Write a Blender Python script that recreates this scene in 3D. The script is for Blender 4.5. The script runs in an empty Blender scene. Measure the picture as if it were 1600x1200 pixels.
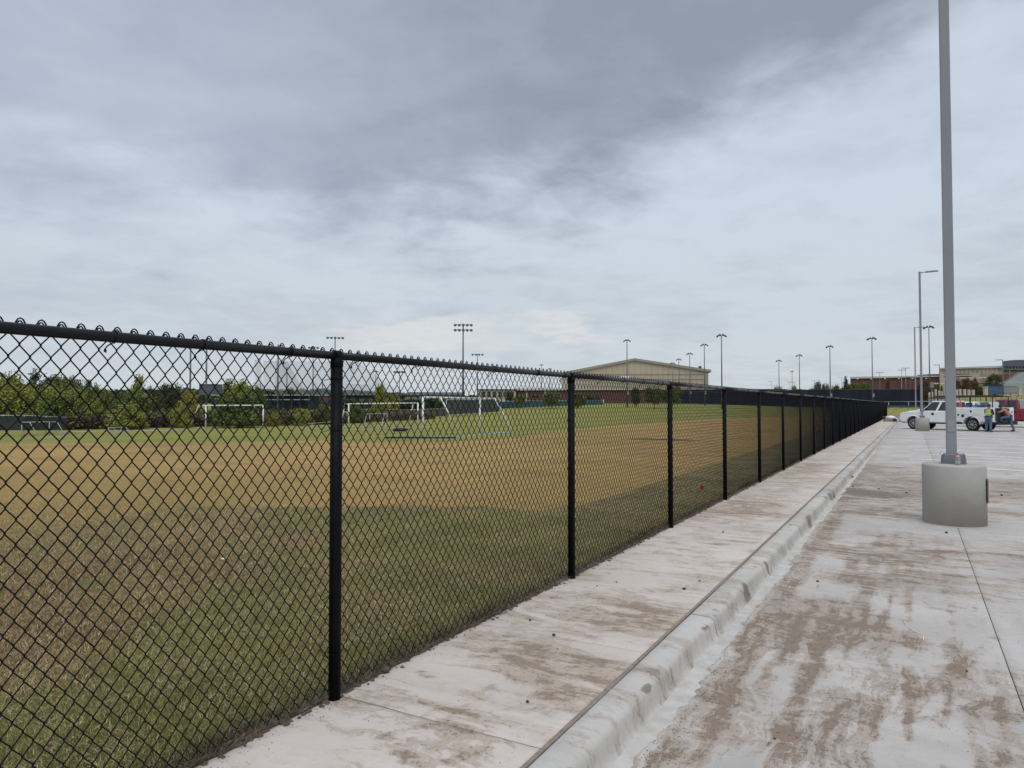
import bpy, math, random
import numpy as np
from mathutils import Vector, Matrix
R = math.radians
random.seed(7)
RNG = np.random.default_rng(7)
sc = bpy.context.scene
COL = sc.collection

# ---------------------------------------------------------------- camera
YAW = R(29.2)                      # the fence runs along +Y; the camera looks left of it
CH = 1.56
FPX = 1120.0                       # focal length in photo pixels (photo 1600 wide)
cam_d = bpy.data.cameras.new('camera'); cam = bpy.data.objects.new('camera', cam_d); COL.objects.link(cam)
cam_d.sensor_width = 36.0; cam_d.lens = 36.0 * FPX / 1600.0
cam_d.clip_start = 0.05; cam_d.clip_end = 6000
cam.location = (0, 0, CH)
cam.rotation_euler = (R(90 + 1.64), 0, YAW)
sc.camera = cam

# ---------------------------------------------------------------- colour management
sc.view_settings.view_transform = 'Standard'
sc.view_settings.look = 'None'
sc.view_settings.gamma = 1.0
sc.view_settings.use_curve_mapping = False
sc.view_settings.exposure = 0.0

# ---------------------------------------------------------------- sun (overcast: broad and weak)
SUN_EL, SUN_AZ = R(58), R(150)     # azimuth clockwise from +Y
sun_d = bpy.data.lights.new('sun', 'SUN'); sun = bpy.data.objects.new('sun', sun_d); COL.objects.link(sun)
sun_d.energy = 1.5; sun_d.angle = R(40); sun_d.color = (1.0, 0.96, 0.91)
sdir = Vector((math.sin(SUN_AZ) * math.cos(SUN_EL), math.cos(SUN_AZ) * math.cos(SUN_EL), math.sin(SUN_EL)))
sun.rotation_euler = (-sdir).to_track_quat('-Z', 'Y').to_euler()
sun.location = sdir * 60

# ---------------------------------------------------------------- node helper
class NT:
    def __init__(s, tree): s.t = tree; s.n = tree.nodes; s.l = tree.links
    def new(s, typ, **kw):
        n = s.n.new(typ)
        for k, v in kw.items(): setattr(n, k, v)
        return n
    def put(s, sock, v):
        if isinstance(v, bpy.types.NodeSocket): s.l.new(v, sock)
        elif v is not None:
            if sock.type == 'RGBA' and len(v) == 3: v = (*v, 1)
            sock.default_value = v
    def math(s, op, a, b=None, c=None, clamp=False):
        n = s.new('ShaderNodeMath', operation=op, use_clamp=clamp)
        s.put(n.inputs[0], a)
        if b is not None: s.put(n.inputs[1], b)
        if c is not None: s.put(n.inputs[2], c)
        return n.outputs[0]
    def vmath(s, op, a, b=None, out=0):
        n = s.new('ShaderNodeVectorMath', operation=op)
        s.put(n.inputs[0], a)
        if b is not None: s.put(n.inputs[3 if op == 'SCALE' else 1], b)
        return n.outputs[out]
    def mix(s, f, a, b, blend='MIX'):
        n = s.new('ShaderNodeMix', data_type='RGBA', blend_type=blend)
        s.put(n.inputs[0], f); s.put(n.inputs[6], a); s.put(n.inputs[7], b)
        return n.outputs[2]
    def noise(s, vec, scale, detail=4, rough=0.55, dist=0.0, color=False):
        n = s.new('ShaderNodeTexNoise')
        s.put(n.inputs['Vector'], vec); n.inputs['Scale'].default_value = scale
        n.inputs['Detail'].default_value = detail; n.inputs['Roughness'].default_value = rough
        n.inputs['Distortion'].default_value = dist
        return n.outputs['Color' if color else 'Fac']
    def ramp(s, f, lo, hi, a=0.0, b=1.0, smooth=True):
        n = s.new('ShaderNodeMapRange', interpolation_type='SMOOTHSTEP' if smooth else 'LINEAR')
        s.put(n.inputs[0], f); n.inputs[1].default_value = lo; n.inputs[2].default_value = hi
        n.inputs[3].default_value = a; n.inputs[4].default_value = b
        return n.outputs[0]
    def scalev(s, vec, sc3):
        n = s.new('ShaderNodeMapping'); s.put(n.inputs[0], vec); n.inputs[3].default_value = sc3
        return n.outputs[0]

# ---------------------------------------------------------------- sky
world = bpy.data.worlds.new('World'); sc.world = world; world.use_nodes = True
w = NT(world.node_tree); w.n.clear()
sky = w.new('ShaderNodeTexSky', sky_type='NISHITA')
sky.sun_disc = False; sky.sun_elevation = SUN_EL; sky.sun_rotation = SUN_AZ; sky.altitude = 180
tc = w.new('ShaderNodeTexCoord').outputs['Generated']
dirn = w.vmath('NORMALIZE', tc)
xyz = w.new('ShaderNodeSeparateXYZ'); w.put(xyz.inputs[0], dirn)
zc = w.math('MAXIMUM', xyz.outputs[2], 0.0)
inv = w.math('DIVIDE', 1.0, w.math('ADD', zc, 0.16))
plane = w.vmath('SCALE', dirn, inv)
wn = w.vmath('SUBTRACT', w.noise(plane, 0.9, 5, 0.6, color=True), (0.5, 0.5, 0.5))
dotR = w.vmath('DOT_PRODUCT', dirn, (math.cos(YAW), math.sin(YAW), 0), out=1)
dotF = w.vmath('DOT_PRODUCT', dirn, (-math.sin(YAW), math.cos(YAW), 0), out=1)
az = w.math('ARCTAN2', dotR, dotF)
el = w.math('ARCSINE', xyz.outputs[2])
wx = w.new('ShaderNodeSeparateXYZ'); w.put(wx.inputs[0], wn)
azw = w.math('ADD', az, w.math('MULTIPLY', wx.outputs[0], 0.55))
elw = w.math('ADD', el, w.math('MULTIPLY', wx.outputs[1], 0.22))
def blob(ca, ce, sa, se, tilt=0.0):
    a = w.math('SUBTRACT', azw, ca); e = w.math('SUBTRACT', elw, ce)
    e = w.math('SUBTRACT', e, w.math('MULTIPLY', a, tilt))
    q = w.math('ADD', w.math('POWER', w.math('ABSOLUTE', w.math('DIVIDE', a, sa)), 2.0),
               w.math('POWER', w.math('ABSOLUTE', w.math('DIVIDE', e, se)), 2.0))
    return w.math('EXPONENT', w.math('MULTIPLY', q, -1.0))
st = plane
n0 = w.noise(st, 0.75, 4, 0.5, 0.2)
n1 = w.noise(w.vmath('ADD', st, (3.1, 1.7, 0.0)), 1.5, 8, 0.56, 0.25)
n2 = w.noise(w.vmath('ADD', st, (7.3, 2.2, 0.0)), 4.4, 8, 0.58, 0.3)
# lower edge of the grey deck climbs towards the right
edge = w.math('ADD', 0.235, w.math('MULTIPLY', w.math('MAXIMUM', w.math('SUBTRACT', az, 0.06), 0.0), 0.42))
deck = w.math('SUBTRACT', w.math('ADD', el, w.math('MULTIPLY', w.math('SUBTRACT', n1, 0.5), 0.30)), edge)
deck = w.math('ADD', deck, w.math('MULTIPLY', w.math('SUBTRACT', n2, 0.5), 0.09))
dark = w.math('MULTIPLY', w.ramp(deck, -0.045, 0.10), w.ramp(az, -0.62, 0.02, 0.50, 0.80))
dark = w.math('ADD', dark, w.math('MULTIPLY', w.math('SUBTRACT', n0, 0.5), 0.45))
dark = w.math('ADD', dark, w.math('MULTIPLY', w.math('SUBTRACT', n1, 0.5), 0.68))
dark = w.math('ADD', dark, w.math('MULTIPLY', w.math('SUBTRACT', n2, 0.5), 0.62))
dark = w.math('ADD', dark, 0.05)
dark = w.math('ADD', dark, w.math('MULTIPLY', blob(-0.45, 0.125, 0.30, 0.024, 0.0), 0.28))
dark = w.math('ADD', dark, w.math('MULTIPLY', blob(-0.25, 0.20, 0.30, 0.02, 0.05), 0.15))
dark = w.math('ADD', dark, w.math('MULTIPLY', blob(0.60, 0.20, 0.12, 0.03, 0.0), 0.25))
dark = w.math('SUBTRACT', dark, w.math('MULTIPLY', blob(-0.60, 0.30, 0.13, 0.03, 0.1), 0.35))
dark = w.math('SUBTRACT', dark, w.math('MULTIPLY', blob(0.42, 0.27, 0.25, 0.07, 0.15), 0.08))
# general overcast deck elsewhere in the sky
dark = w.math('ADD', dark, w.math('MULTIPLY', w.ramp(el, 0.05, 0.6), 0.08), clamp=True)
light_c = w.mix(w.ramp(el, 0.0, 0.33), (0.635, 0.695, 0.745), (0.635, 0.72, 0.825))
dark_c = w.mix(w.ramp(az, -0.6, 0.2), (0.385, 0.45, 0.56), (0.305, 0.35, 0.425))
cloud = w.mix(w.math('MULTIPLY', dark, 1.0), light_c, dark_c)
# thin warm-white cloud low over the field
warm = w.math('ADD', blob(-0.14, 0.098, 0.13, 0.013, -0.12), blob(0.10, 0.103, 0.08, 0.009, 0.02), clamp=True)
cloud = w.mix(w.math('MULTIPLY', warm, 0.75), cloud, (0.76, 0.77, 0.765))
# overcast skies brighten towards the zenith
zen = w.ramp(el, 0.56, 1.25, 1.0, 2.3)
cloud = w.mix(1.0, cloud, w.vmath('SCALE', (1, 1, 1), zen), 'MULTIPLY')
bg1 = w.new('ShaderNodeBackground'); w.put(bg1.inputs[0], sky.outputs[0]); bg1.inputs[1].default_value = 0.05
bg2 = w.new('ShaderNodeBackground'); w.put(bg2.inputs[0], cloud); bg2.inputs[1].default_value = 1.0
mx = w.new('ShaderNodeMixShader'); mx.inputs[0].default_value = 0.93
w.l.new(bg1.outputs[0], mx.inputs[1]); w.l.new(bg2.outputs[0], mx.inputs[2])
wo = w.new('ShaderNodeOutputWorld'); w.l.new(mx.outputs[0], wo.inputs[0])

# ---------------------------------------------------------------- placing
FWD = Vector((-math.sin(YAW), math.cos(YAW), 0)); RGT = Vector((math.cos(YAW), math.sin(YAW), 0))
def at(px, d, py=None, z=0.0):
    """world point on bearing px of the survey photo at forward distance d"""
    p = FWD * d + RGT * ((px - 800) / FPX * d)
    p.z = z if py is None else CH + (632 - py) / FPX * d
    return p
def gnd(px, py, z=0.0):
    return at(px, (CH - z) * FPX / (py - 632), None, z)
def sstep(a, b, x):
    t = np.clip((np.asarray(x, float) - a) / (b - a), 0, 1); return t * t * (3 - 2 * t)
def H(x, y):
    """height of the open ground"""
    h = 1.9 * sstep(75, 190, y) * (1 - 0.62 * sstep(-62, -8, x)) - 0.5 * sstep(15, 55, -np.asarray(x, float)) * (1 - sstep(80, 160, y))
    h = h + 2.3 * sstep(104, 150, y) * sstep(3, 10, x)
    return h
def hz(p): return float(H(p.x, p.y))
LOT = -0.15

def lattice(seed, n=64):
    return np.random.default_rng(seed).random((n, n))
def vnoise(x, y, seed):
    L = lattice(seed); n = L.shape[0]
    xi = np.floor(x).astype(int); yi = np.floor(y).astype(int)
    fx = x - xi; fy = y - yi; fx = fx * fx * (3 - 2 * fx); fy = fy * fy * (3 - 2 * fy)
    a = L[xi % n, yi % n]; b = L[(xi + 1) % n, yi % n]; c = L[xi % n, (yi + 1) % n]; d = L[(xi + 1) % n, (yi + 1) % n]
    return (a * (1 - fx) + b * fx) * (1 - fy) + (c * (1 - fx) + d * fx) * fy
def fbm(x, y, seed, oct=4):
    s = 0; amp = 0.5; tot = 0
    for k in range(oct):
        s = s + amp * vnoise(x * 2 ** k + 13 * k, y * 2 ** k + 7 * k, seed + k); tot += amp; amp *= 0.55
    return s / tot

# ---------------------------------------------------------------- mesh builder
class MB:
    def __init__(s): s.v = []; s.f = []; s.sm = []
    def add(s, vs, fs, smooth=False):
        o = len(s.v); s.v += [tuple(p) for p in vs]
        s.f += [tuple(i + o for i in f) for f in fs]; s.sm += [smooth] * len(fs); return s
    def box(s, c, size, rz=0.0, taper=1.0, ry=0.0):
        hx, hy, h2 = size[0] / 2, size[1] / 2, size[2] / 2
        m = Matrix.Translation(Vector(c)) @ Matrix.Rotation(rz, 4, 'Z') @ Matrix.Rotation(ry, 4, 'Y')
        vs = []
        for z, k in ((-h2, 1.0), (h2, taper)):
            for x, y in ((-hx, -hy), (hx, -hy), (hx, hy), (-hx, hy)): vs.append(m @ Vector((x * k, y * k, z)))
        return s.add(vs, [(3, 2, 1, 0), (4, 5, 6, 7), (0, 1, 5, 4), (1, 2, 6, 5), (2, 3, 7, 6), (3, 0, 4, 7)])
    def tube(s, path, r, n=8, caps=True, closed=False):
        P = [Vector(p) for p in path]; m = len(P)
        rs = r if hasattr(r, '__len__') else [r] * m
        vs = []; prev = None
        for i, p in enumerate(P):
            if closed: t = P[(i + 1) % m] - P[i - 1]
            else: t = P[min(i + 1, m - 1)] - P[max(i - 1, 0)]
            t.normalize()
            if prev is None:
                u = t.cross(Vector((0, 0, 1)) if abs(t.z) < 0.9 else Vector((1, 0, 0)))
            else: u = prev - t * prev.dot(t)
            u.normalize(); prev = u; b = t.cross(u)
            for k in range(n):
                a = 2 * math.pi * k / n
                vs.append(p + (u * math.cos(a) + b * math.sin(a)) * rs[i])
        fs = []
        for i in range(m if closed else m - 1):
            j = (i + 1) % m
            for k in range(n):
                fs.append((i * n + k, i * n + (k + 1) % n, j * n + (k + 1) % n, j * n + k))
        if caps and not closed:
            fs.append(tuple(range(n - 1, -1, -1))); fs.append(tuple((m - 1) * n + k for k in range(n)))
        return s.add(vs, fs, n > 4)
    def lathe(s, prof, c=(0, 0, 0), n=24, axis='Z', smooth=True):
        vs = []; m = len(prof)
        for r, h in prof:
            for k in range(n):
                a = 2 * math.pi * k / n; x, y = r * math.cos(a), r * math.sin(a)
                if axis == 'Z': q = (c[0] + x, c[1] + y, c[2] + h)
                elif axis == 'Y': q = (c[0] + x, c[1] + h, c[2] + y)
                else: q = (c[0] + h, c[1] + x, c[2] + y)
                vs.append(q)
        fs = [(i * n + k, i * n + (k + 1) % n, (i + 1) * n + (k + 1) % n, (i + 1) * n + k) for i in range(m - 1) for k in range(n)]
        fs.append(tuple(range(n - 1, -1, -1))); fs.append(tuple((m - 1) * n + k for k in range(n)))
        return s.add(vs, fs, smooth)
    def prism(s, outline, y0, y1, k1=None):
        """outline in XZ extruded along Y"""
        m = len(outline); vs = [(x, y0, z) for x, z in outline] + [(x, y1, z) for x, z in (k1 or outline)]
        fs = [tuple(range(m)), tuple(range(2 * m - 1, m - 1, -1))]
        fs += [(i, i + m, (i + 1) % m + m, (i + 1) % m) for i in range(m)]
        return s.add(vs, fs)
    def plate(s, pts, th, nrm):
        """a slab: polygon pts pushed back by th along -nrm"""
        m = len(pts); nn = Vector(nrm).normalized() * th
        vs = [Vector(p) for p in pts] + [Vector(p) - nn for p in pts]
        fs = [tuple(range(m)), tuple(range(2 * m - 1, m - 1, -1))] + [(i, i + m, (i + 1) % m + m, (i + 1) % m) for i in range(m)]
        return s.add(vs, fs)
    def mesh(s, name):
        me = bpy.data.meshes.new(name); me.from_pydata([tuple(p) for p in s.v], [], s.f)
        me.polygons.foreach_set('use_smooth', s.sm); me.update()
        return me
    def build(s, name, m, parent=None, bevel=0.0, loc=None, rz=None):
        o = bpy.data.objects.new(name, s.mesh(name)); COL.objects.link(o)
        if m: o.data.materials.append(m)
        if parent: o.parent = parent
        if loc is not None: o.location = loc
        if rz is not None: o.rotation_euler[2] = rz
        if bevel:
            b = o.modifiers.new('bevel', 'BEVEL'); b.width = bevel; b.segments = 2; b.limit_method = 'ANGLE'; b.angle_limit = R(40)
        return o
def np_mesh(name, V, F, m=None, attrs=None, smooth=False):
    me = bpy.data.meshes.new(name); nv = len(V); nf, k = F.shape
    me.vertices.add(nv); me.vertices.foreach_set('co', V.astype(np.float32).ravel())
    me.loops.add(nf * k); me.loops.foreach_set('vertex_index', F.astype(np.int32).ravel())
    me.polygons.add(nf); me.polygons.foreach_set('loop_start', (np.arange(nf) * k).astype(np.int32))
    me.polygons.foreach_set('loop_total', np.full(nf, k, np.int32))
    me.polygons.foreach_set('use_smooth', np.full(nf, smooth))
    for an, av in (attrs or {}).items():
        if av.ndim == 1:
            a = me.attributes.new(an, 'FLOAT', 'POINT'); a.data.foreach_set('value', av.astype(np.float32))
        else:
            a = me.attributes.new(an, 'FLOAT_COLOR', 'POINT')
            a.data.foreach_set('color', np.concatenate([av, np.ones((len(av), 1))], 1).astype(np.float32).ravel())
    me.update(calc_edges=True); me.validate()
    if m: me.materials.append(m)
    return me
def tag(o, label=None, cat=None, group=None, kind=None):
    if label: o['label'] = label
    if cat: o['category'] = cat
    if group: o['group'] = group
    if kind: o['kind'] = kind
    return o
def thing(name, label, cat, loc, rz=0.0, group=None):
    o = bpy.data.objects.new(name, None); COL.objects.link(o); o.empty_display_size = 0.2
    o.location = loc; o.rotation_euler[2] = rz
    return tag(o, label, cat, group)
def copy_tree(o, parent=None):
    c = o.copy(); COL.objects.link(c)
    if parent: c.parent = parent
    for ch in [q for q in KIDS.get(o.name, [])]:
        n = copy_tree(ch, c)
    KIDS[c.name] = [q for q in COL.objects if False]
    return c
KIDS = {}
def snapshot():
    KIDS.clear()
    for o in COL.objects:
        if o.parent: KIDS.setdefault(o.parent.name, []).append(o)

# ---------------------------------------------------------------- materials
def mat(name, col, rough=0.7, metal=0.0, var=0.0, vscale=3.0, bump=0.0, bscale=40.0, col2=None, spec=0.5, coat=0.0, stretch=(1, 1, 1)):
    m = bpy.data.materials.new(name); m.use_nodes = True; t = NT(m.node_tree)
    b = t.n['Principled BSDF']; b.inputs['Roughness'].default_value = rough; b.inputs['Metallic'].default_value = metal
    b.inputs['Specular IOR Level'].default_value = spec; b.inputs['Coat Weight'].default_value = coat
    pos = t.scalev(t.new('ShaderNodeTexCoord').outputs['Object'], stretch)
    nz = t.noise(pos, vscale, 5, 0.6)
    c2 = col2 or tuple(c * (1 - var) for c in col)
    c = t.mix(t.ramp(nz, 0.32, 0.68), col, c2)
    t.put(b.inputs['Base Color'], c)
    t.put(b.inputs['Roughness'], t.ramp(t.noise(pos, vscale * 3.1, 3), 0.3, 0.7, max(0.02, rough * 0.88), min(1, rough * 1.12)))
    if bump:
        bn = t.new('ShaderNodeBump'); bn.inputs['Strength'].default_value = bump; bn.inputs['Distance'].default_value = 0.01
        t.put(bn.inputs['Height'], t.noise(pos, bscale, 4)); t.l.new(bn.outputs[0], b.inputs['Normal'])
    return m
M = {}
M['vinyl'] = mat('black_vinyl', (0.005, 0.006, 0.008), 0.36, var=0.25, vscale=8, spec=0.26)
M['wire'] = mat('black_vinyl_wire', (0.005, 0.006, 0.009), 0.6, var=0.25, vscale=8, spec=0.14)
M['postvinyl'] = mat('black_post_coating', (0.003, 0.0033, 0.005), 0.55, col2=(0.006, 0.0065, 0.008), vscale=6, spec=0.10)
M['polegrey'] = mat('grey_pole_paint', (0.235, 0.245, 0.265), 0.5, var=0.10, vscale=1.2, stretch=(4, 4, 0.5))
M['plategrey'] = mat('grey_plate_paint', (0.265, 0.275, 0.305), 0.45, var=0.08)
M['covergrey'] = mat('base_cover_paint', (0.13, 0.14, 0.165), 0.5, var=0.1, vscale=5)
M['steel'] = mat('galvanised_steel', (0.55, 0.56, 0.58), 0.4, 0.7, var=0.2, vscale=20)
M['darksteel'] = mat('dark_steel', (0.05, 0.053, 0.06), 0.5, 0.3, var=0.2)
M['lightpole'] = mat('distant_pole_paint', (0.14, 0.15, 0.16), 0.6, 0.1, var=0.15)
M['lamp'] = mat('lamp_housing', (0.07, 0.08, 0.09), 0.5, 0.2, var=0.2)
M['goalwhite'] = mat('goal_white_paint', (0.74, 0.75, 0.75), 0.5, var=0.12, vscale=2)
M['goalgrey'] = mat('goal_worn_paint', (0.42, 0.43, 0.43), 0.6, var=0.2, vscale=2)
M['rubber'] = mat('tyre_rubber', (0.018, 0.018, 0.019), 0.85, var=0.3, vscale=12)
M['truckwhite'] = mat('white_truck_paint', (0.80, 0.81, 0.82), 0.28, var=0.05, vscale=1.5, coat=0.5)
M['bodywhite'] = mat('white_service_body_paint', (0.74, 0.745, 0.75), 0.4, var=0.10, vscale=1.3)
M['truckred'] = mat('red_truck_paint', (0.22, 0.012, 0.025), 0.28, var=0.15, vscale=1.5, coat=0.5)
M['glass'] = mat('tinted_glass', (0.018, 0.024, 0.03), 0.06, var=0.3, spec=0.8)
M['blackplastic'] = mat('black_plastic', (0.015, 0.015, 0.016), 0.6, var=0.3)
M['rim'] = mat('alloy_rim', (0.45, 0.46, 0.48), 0.35, 0.8, var=0.2, vscale=14)
M['lens'] = mat('lamp_lens', (0.60, 0.55, 0.42), 0.15, var=0.2)
M['redlens'] = mat('red_lens', (0.25, 0.01, 0.01), 0.2, var=0.3)
M['orange'] = mat('orange_cone_plastic', (0.85, 0.09, 0.05), 0.5, var=0.1)
M['blue'] = mat('blue_paint', (0.05, 0.13, 0.26), 0.5, var=0.3)
M['ladderred'] = mat('red_fibreglass', (0.10, 0.022, 0.035), 0.5, var=0.3)
M['alu'] = mat('aluminium', (0.6, 0.6, 0.6), 0.35, 0.8, var=0.15)
M['skin'] = mat('skin', (0.30, 0.16, 0.11), 0.6, var=0.15)
M['hair'] = mat('dark_hair', (0.012, 0.010, 0.009), 0.7, var=0.3)
M['denim'] = mat('blue_denim', (0.045, 0.085, 0.15), 0.9, col2=(0.09, 0.14, 0.21), vscale=7)
M['vest'] = mat('yellow_safety_vest', (0.34, 0.42, 0.06), 0.7, var=0.15)
M['reflect'] = mat('vest_reflective_band', (0.7, 0.7, 0.68), 0.4, var=0.1)
M['jacket'] = mat('dark_brown_jacket', (0.035, 0.026, 0.022), 0.9, var=0.3)
M['shirt'] = mat('coral_shirt', (0.46, 0.17, 0.15), 0.9, var=0.2, vscale=6)
M['boots'] = mat('work_boots', (0.05, 0.045, 0.045), 0.8, var=0.3)
M['navy'] = mat('navy_windscreen_cloth', (0.007, 0.009, 0.022), 0.9, col2=(0.012, 0.015, 0.034), vscale=0.25, stretch=(1, 1, 0.2))
M['teal'] = mat('teal_windscreen_cloth', (0.05, 0.11, 0.13), 0.9, col2=(0.03, 0.075, 0.10), vscale=0.5)
M['greyscreen'] = mat('grey_windscreen_cloth', (0.04, 0.052, 0.058), 0.9, col2=(0.065, 0.068, 0.062), vscale=0.4)
M['lowscreen'] = mat('dark_low_screen', (0.02, 0.024, 0.024), 0.9, col2=(0.035, 0.04, 0.034), vscale=0.8)
M['brownscreen'] = mat('grey_brown_screen', (0.065, 0.062, 0.052), 0.9, col2=(0.10, 0.09, 0.07), vscale=0.6)
M['tanmetal'] = mat('tan_metal_siding', (0.40, 0.345, 0.245), 0.6, var=0.05, vscale=0.1)
M['tantrim'] = mat('tan_roof_trim', (0.26, 0.245, 0.20), 0.5, var=0.08)
M['beige'] = mat('beige_masonry', (0.47, 0.40, 0.315), 0.85, var=0.08, vscale=0.15)
M['cornice'] = mat('pale_cornice', (0.50, 0.48, 0.45), 0.7, var=0.08)
M['darkgreymetal'] = mat('dark_grey_cladding', (0.085, 0.095, 0.12), 0.5, var=0.1, vscale=0.2)
M['bleacher'] = mat('bleacher_aluminium', (0.36, 0.38, 0.38), 0.45, 0.3, var=0.15, vscale=0.5)
M['whitepaint'] = mat('white_paint', (0.72, 0.71, 0.69), 0.6, var=0.1)
M['paleconc'] = mat('pale_pillar_concrete', (0.48, 0.44, 0.38), 0.8, var=0.15)
M['roofgrey'] = mat('grey_roof_sheet', (0.16, 0.17, 0.19), 0.5, var=0.1)
M['dark_and_shade'] = mat('dark_structure_and_shade', (0.022, 0.026, 0.034), 0.8, var=0.3)  # dark finish; also paints the shadowed openings at the service truck rear
M['stone'] = mat('dark_pebble', (0.075, 0.065, 0.06), 0.9, var=0.4, vscale=60, bump=0.5, bscale=90)
M['flagred'] = mat('red_flag_plastic', (0.50, 0.015, 0.04), 0.5, var=0.1)
M['paper'] = mat('white_litter', (0.75, 0.75, 0.73), 0.7, var=0.08)
M['bark'] = mat('bark', (0.085, 0.07, 0.055), 0.95, var=0.35, vscale=5)
M['bagwhite'] = mat('white_plastic_bag', (0.78, 0.78, 0.77), 0.45, var=0.1, vscale=4, bump=0.5, bscale=14)
M['cardboard'] = mat('muddy_cardboard', (0.34, 0.24, 0.18), 0.9, var=0.25)

def brick_mat(name, c1, c2, mortar, scale):
    m = bpy.data.materials.new(name); m.use_nodes = True; t = NT(m.node_tree); b = t.n['Principled BSDF']
    tcn = t.new('ShaderNodeTexCoord').outputs['Object']
    s = t.new('ShaderNodeSeparateXYZ'); t.put(s.inputs[0], tcn)
    cb = t.new('ShaderNodeCombineXYZ'); t.put(cb.inputs[0], t.math('ADD', s.outputs[0], s.outputs[1])); t.put(cb.inputs[1], s.outputs[2])
    br = t.new('ShaderNodeTexBrick'); t.put(br.inputs['Vector'], cb.outputs[0]); br.inputs['Scale'].default_value = scale
    t.put(br.inputs['Color1'], c1); t.put(br.inputs['Color2'], c2); t.put(br.inputs['Mortar'], mortar)
    br.inputs['Mortar Size'].default_value = 0.015
    t.put(b.inputs['Base Color'], t.mix(t.ramp(t.noise(tcn, 0.3, 4), 0.3, 0.7, 0, 0.25), br.outputs[0], (0.10, 0.055, 0.05)))
    b.inputs['Roughness'].default_value = 0.9
    return m
M['brick'] = brick_mat('red_brick', (0.125, 0.045, 0.04), (0.10, 0.038, 0.036), (0.16, 0.12, 0.11), 3.0)

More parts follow.
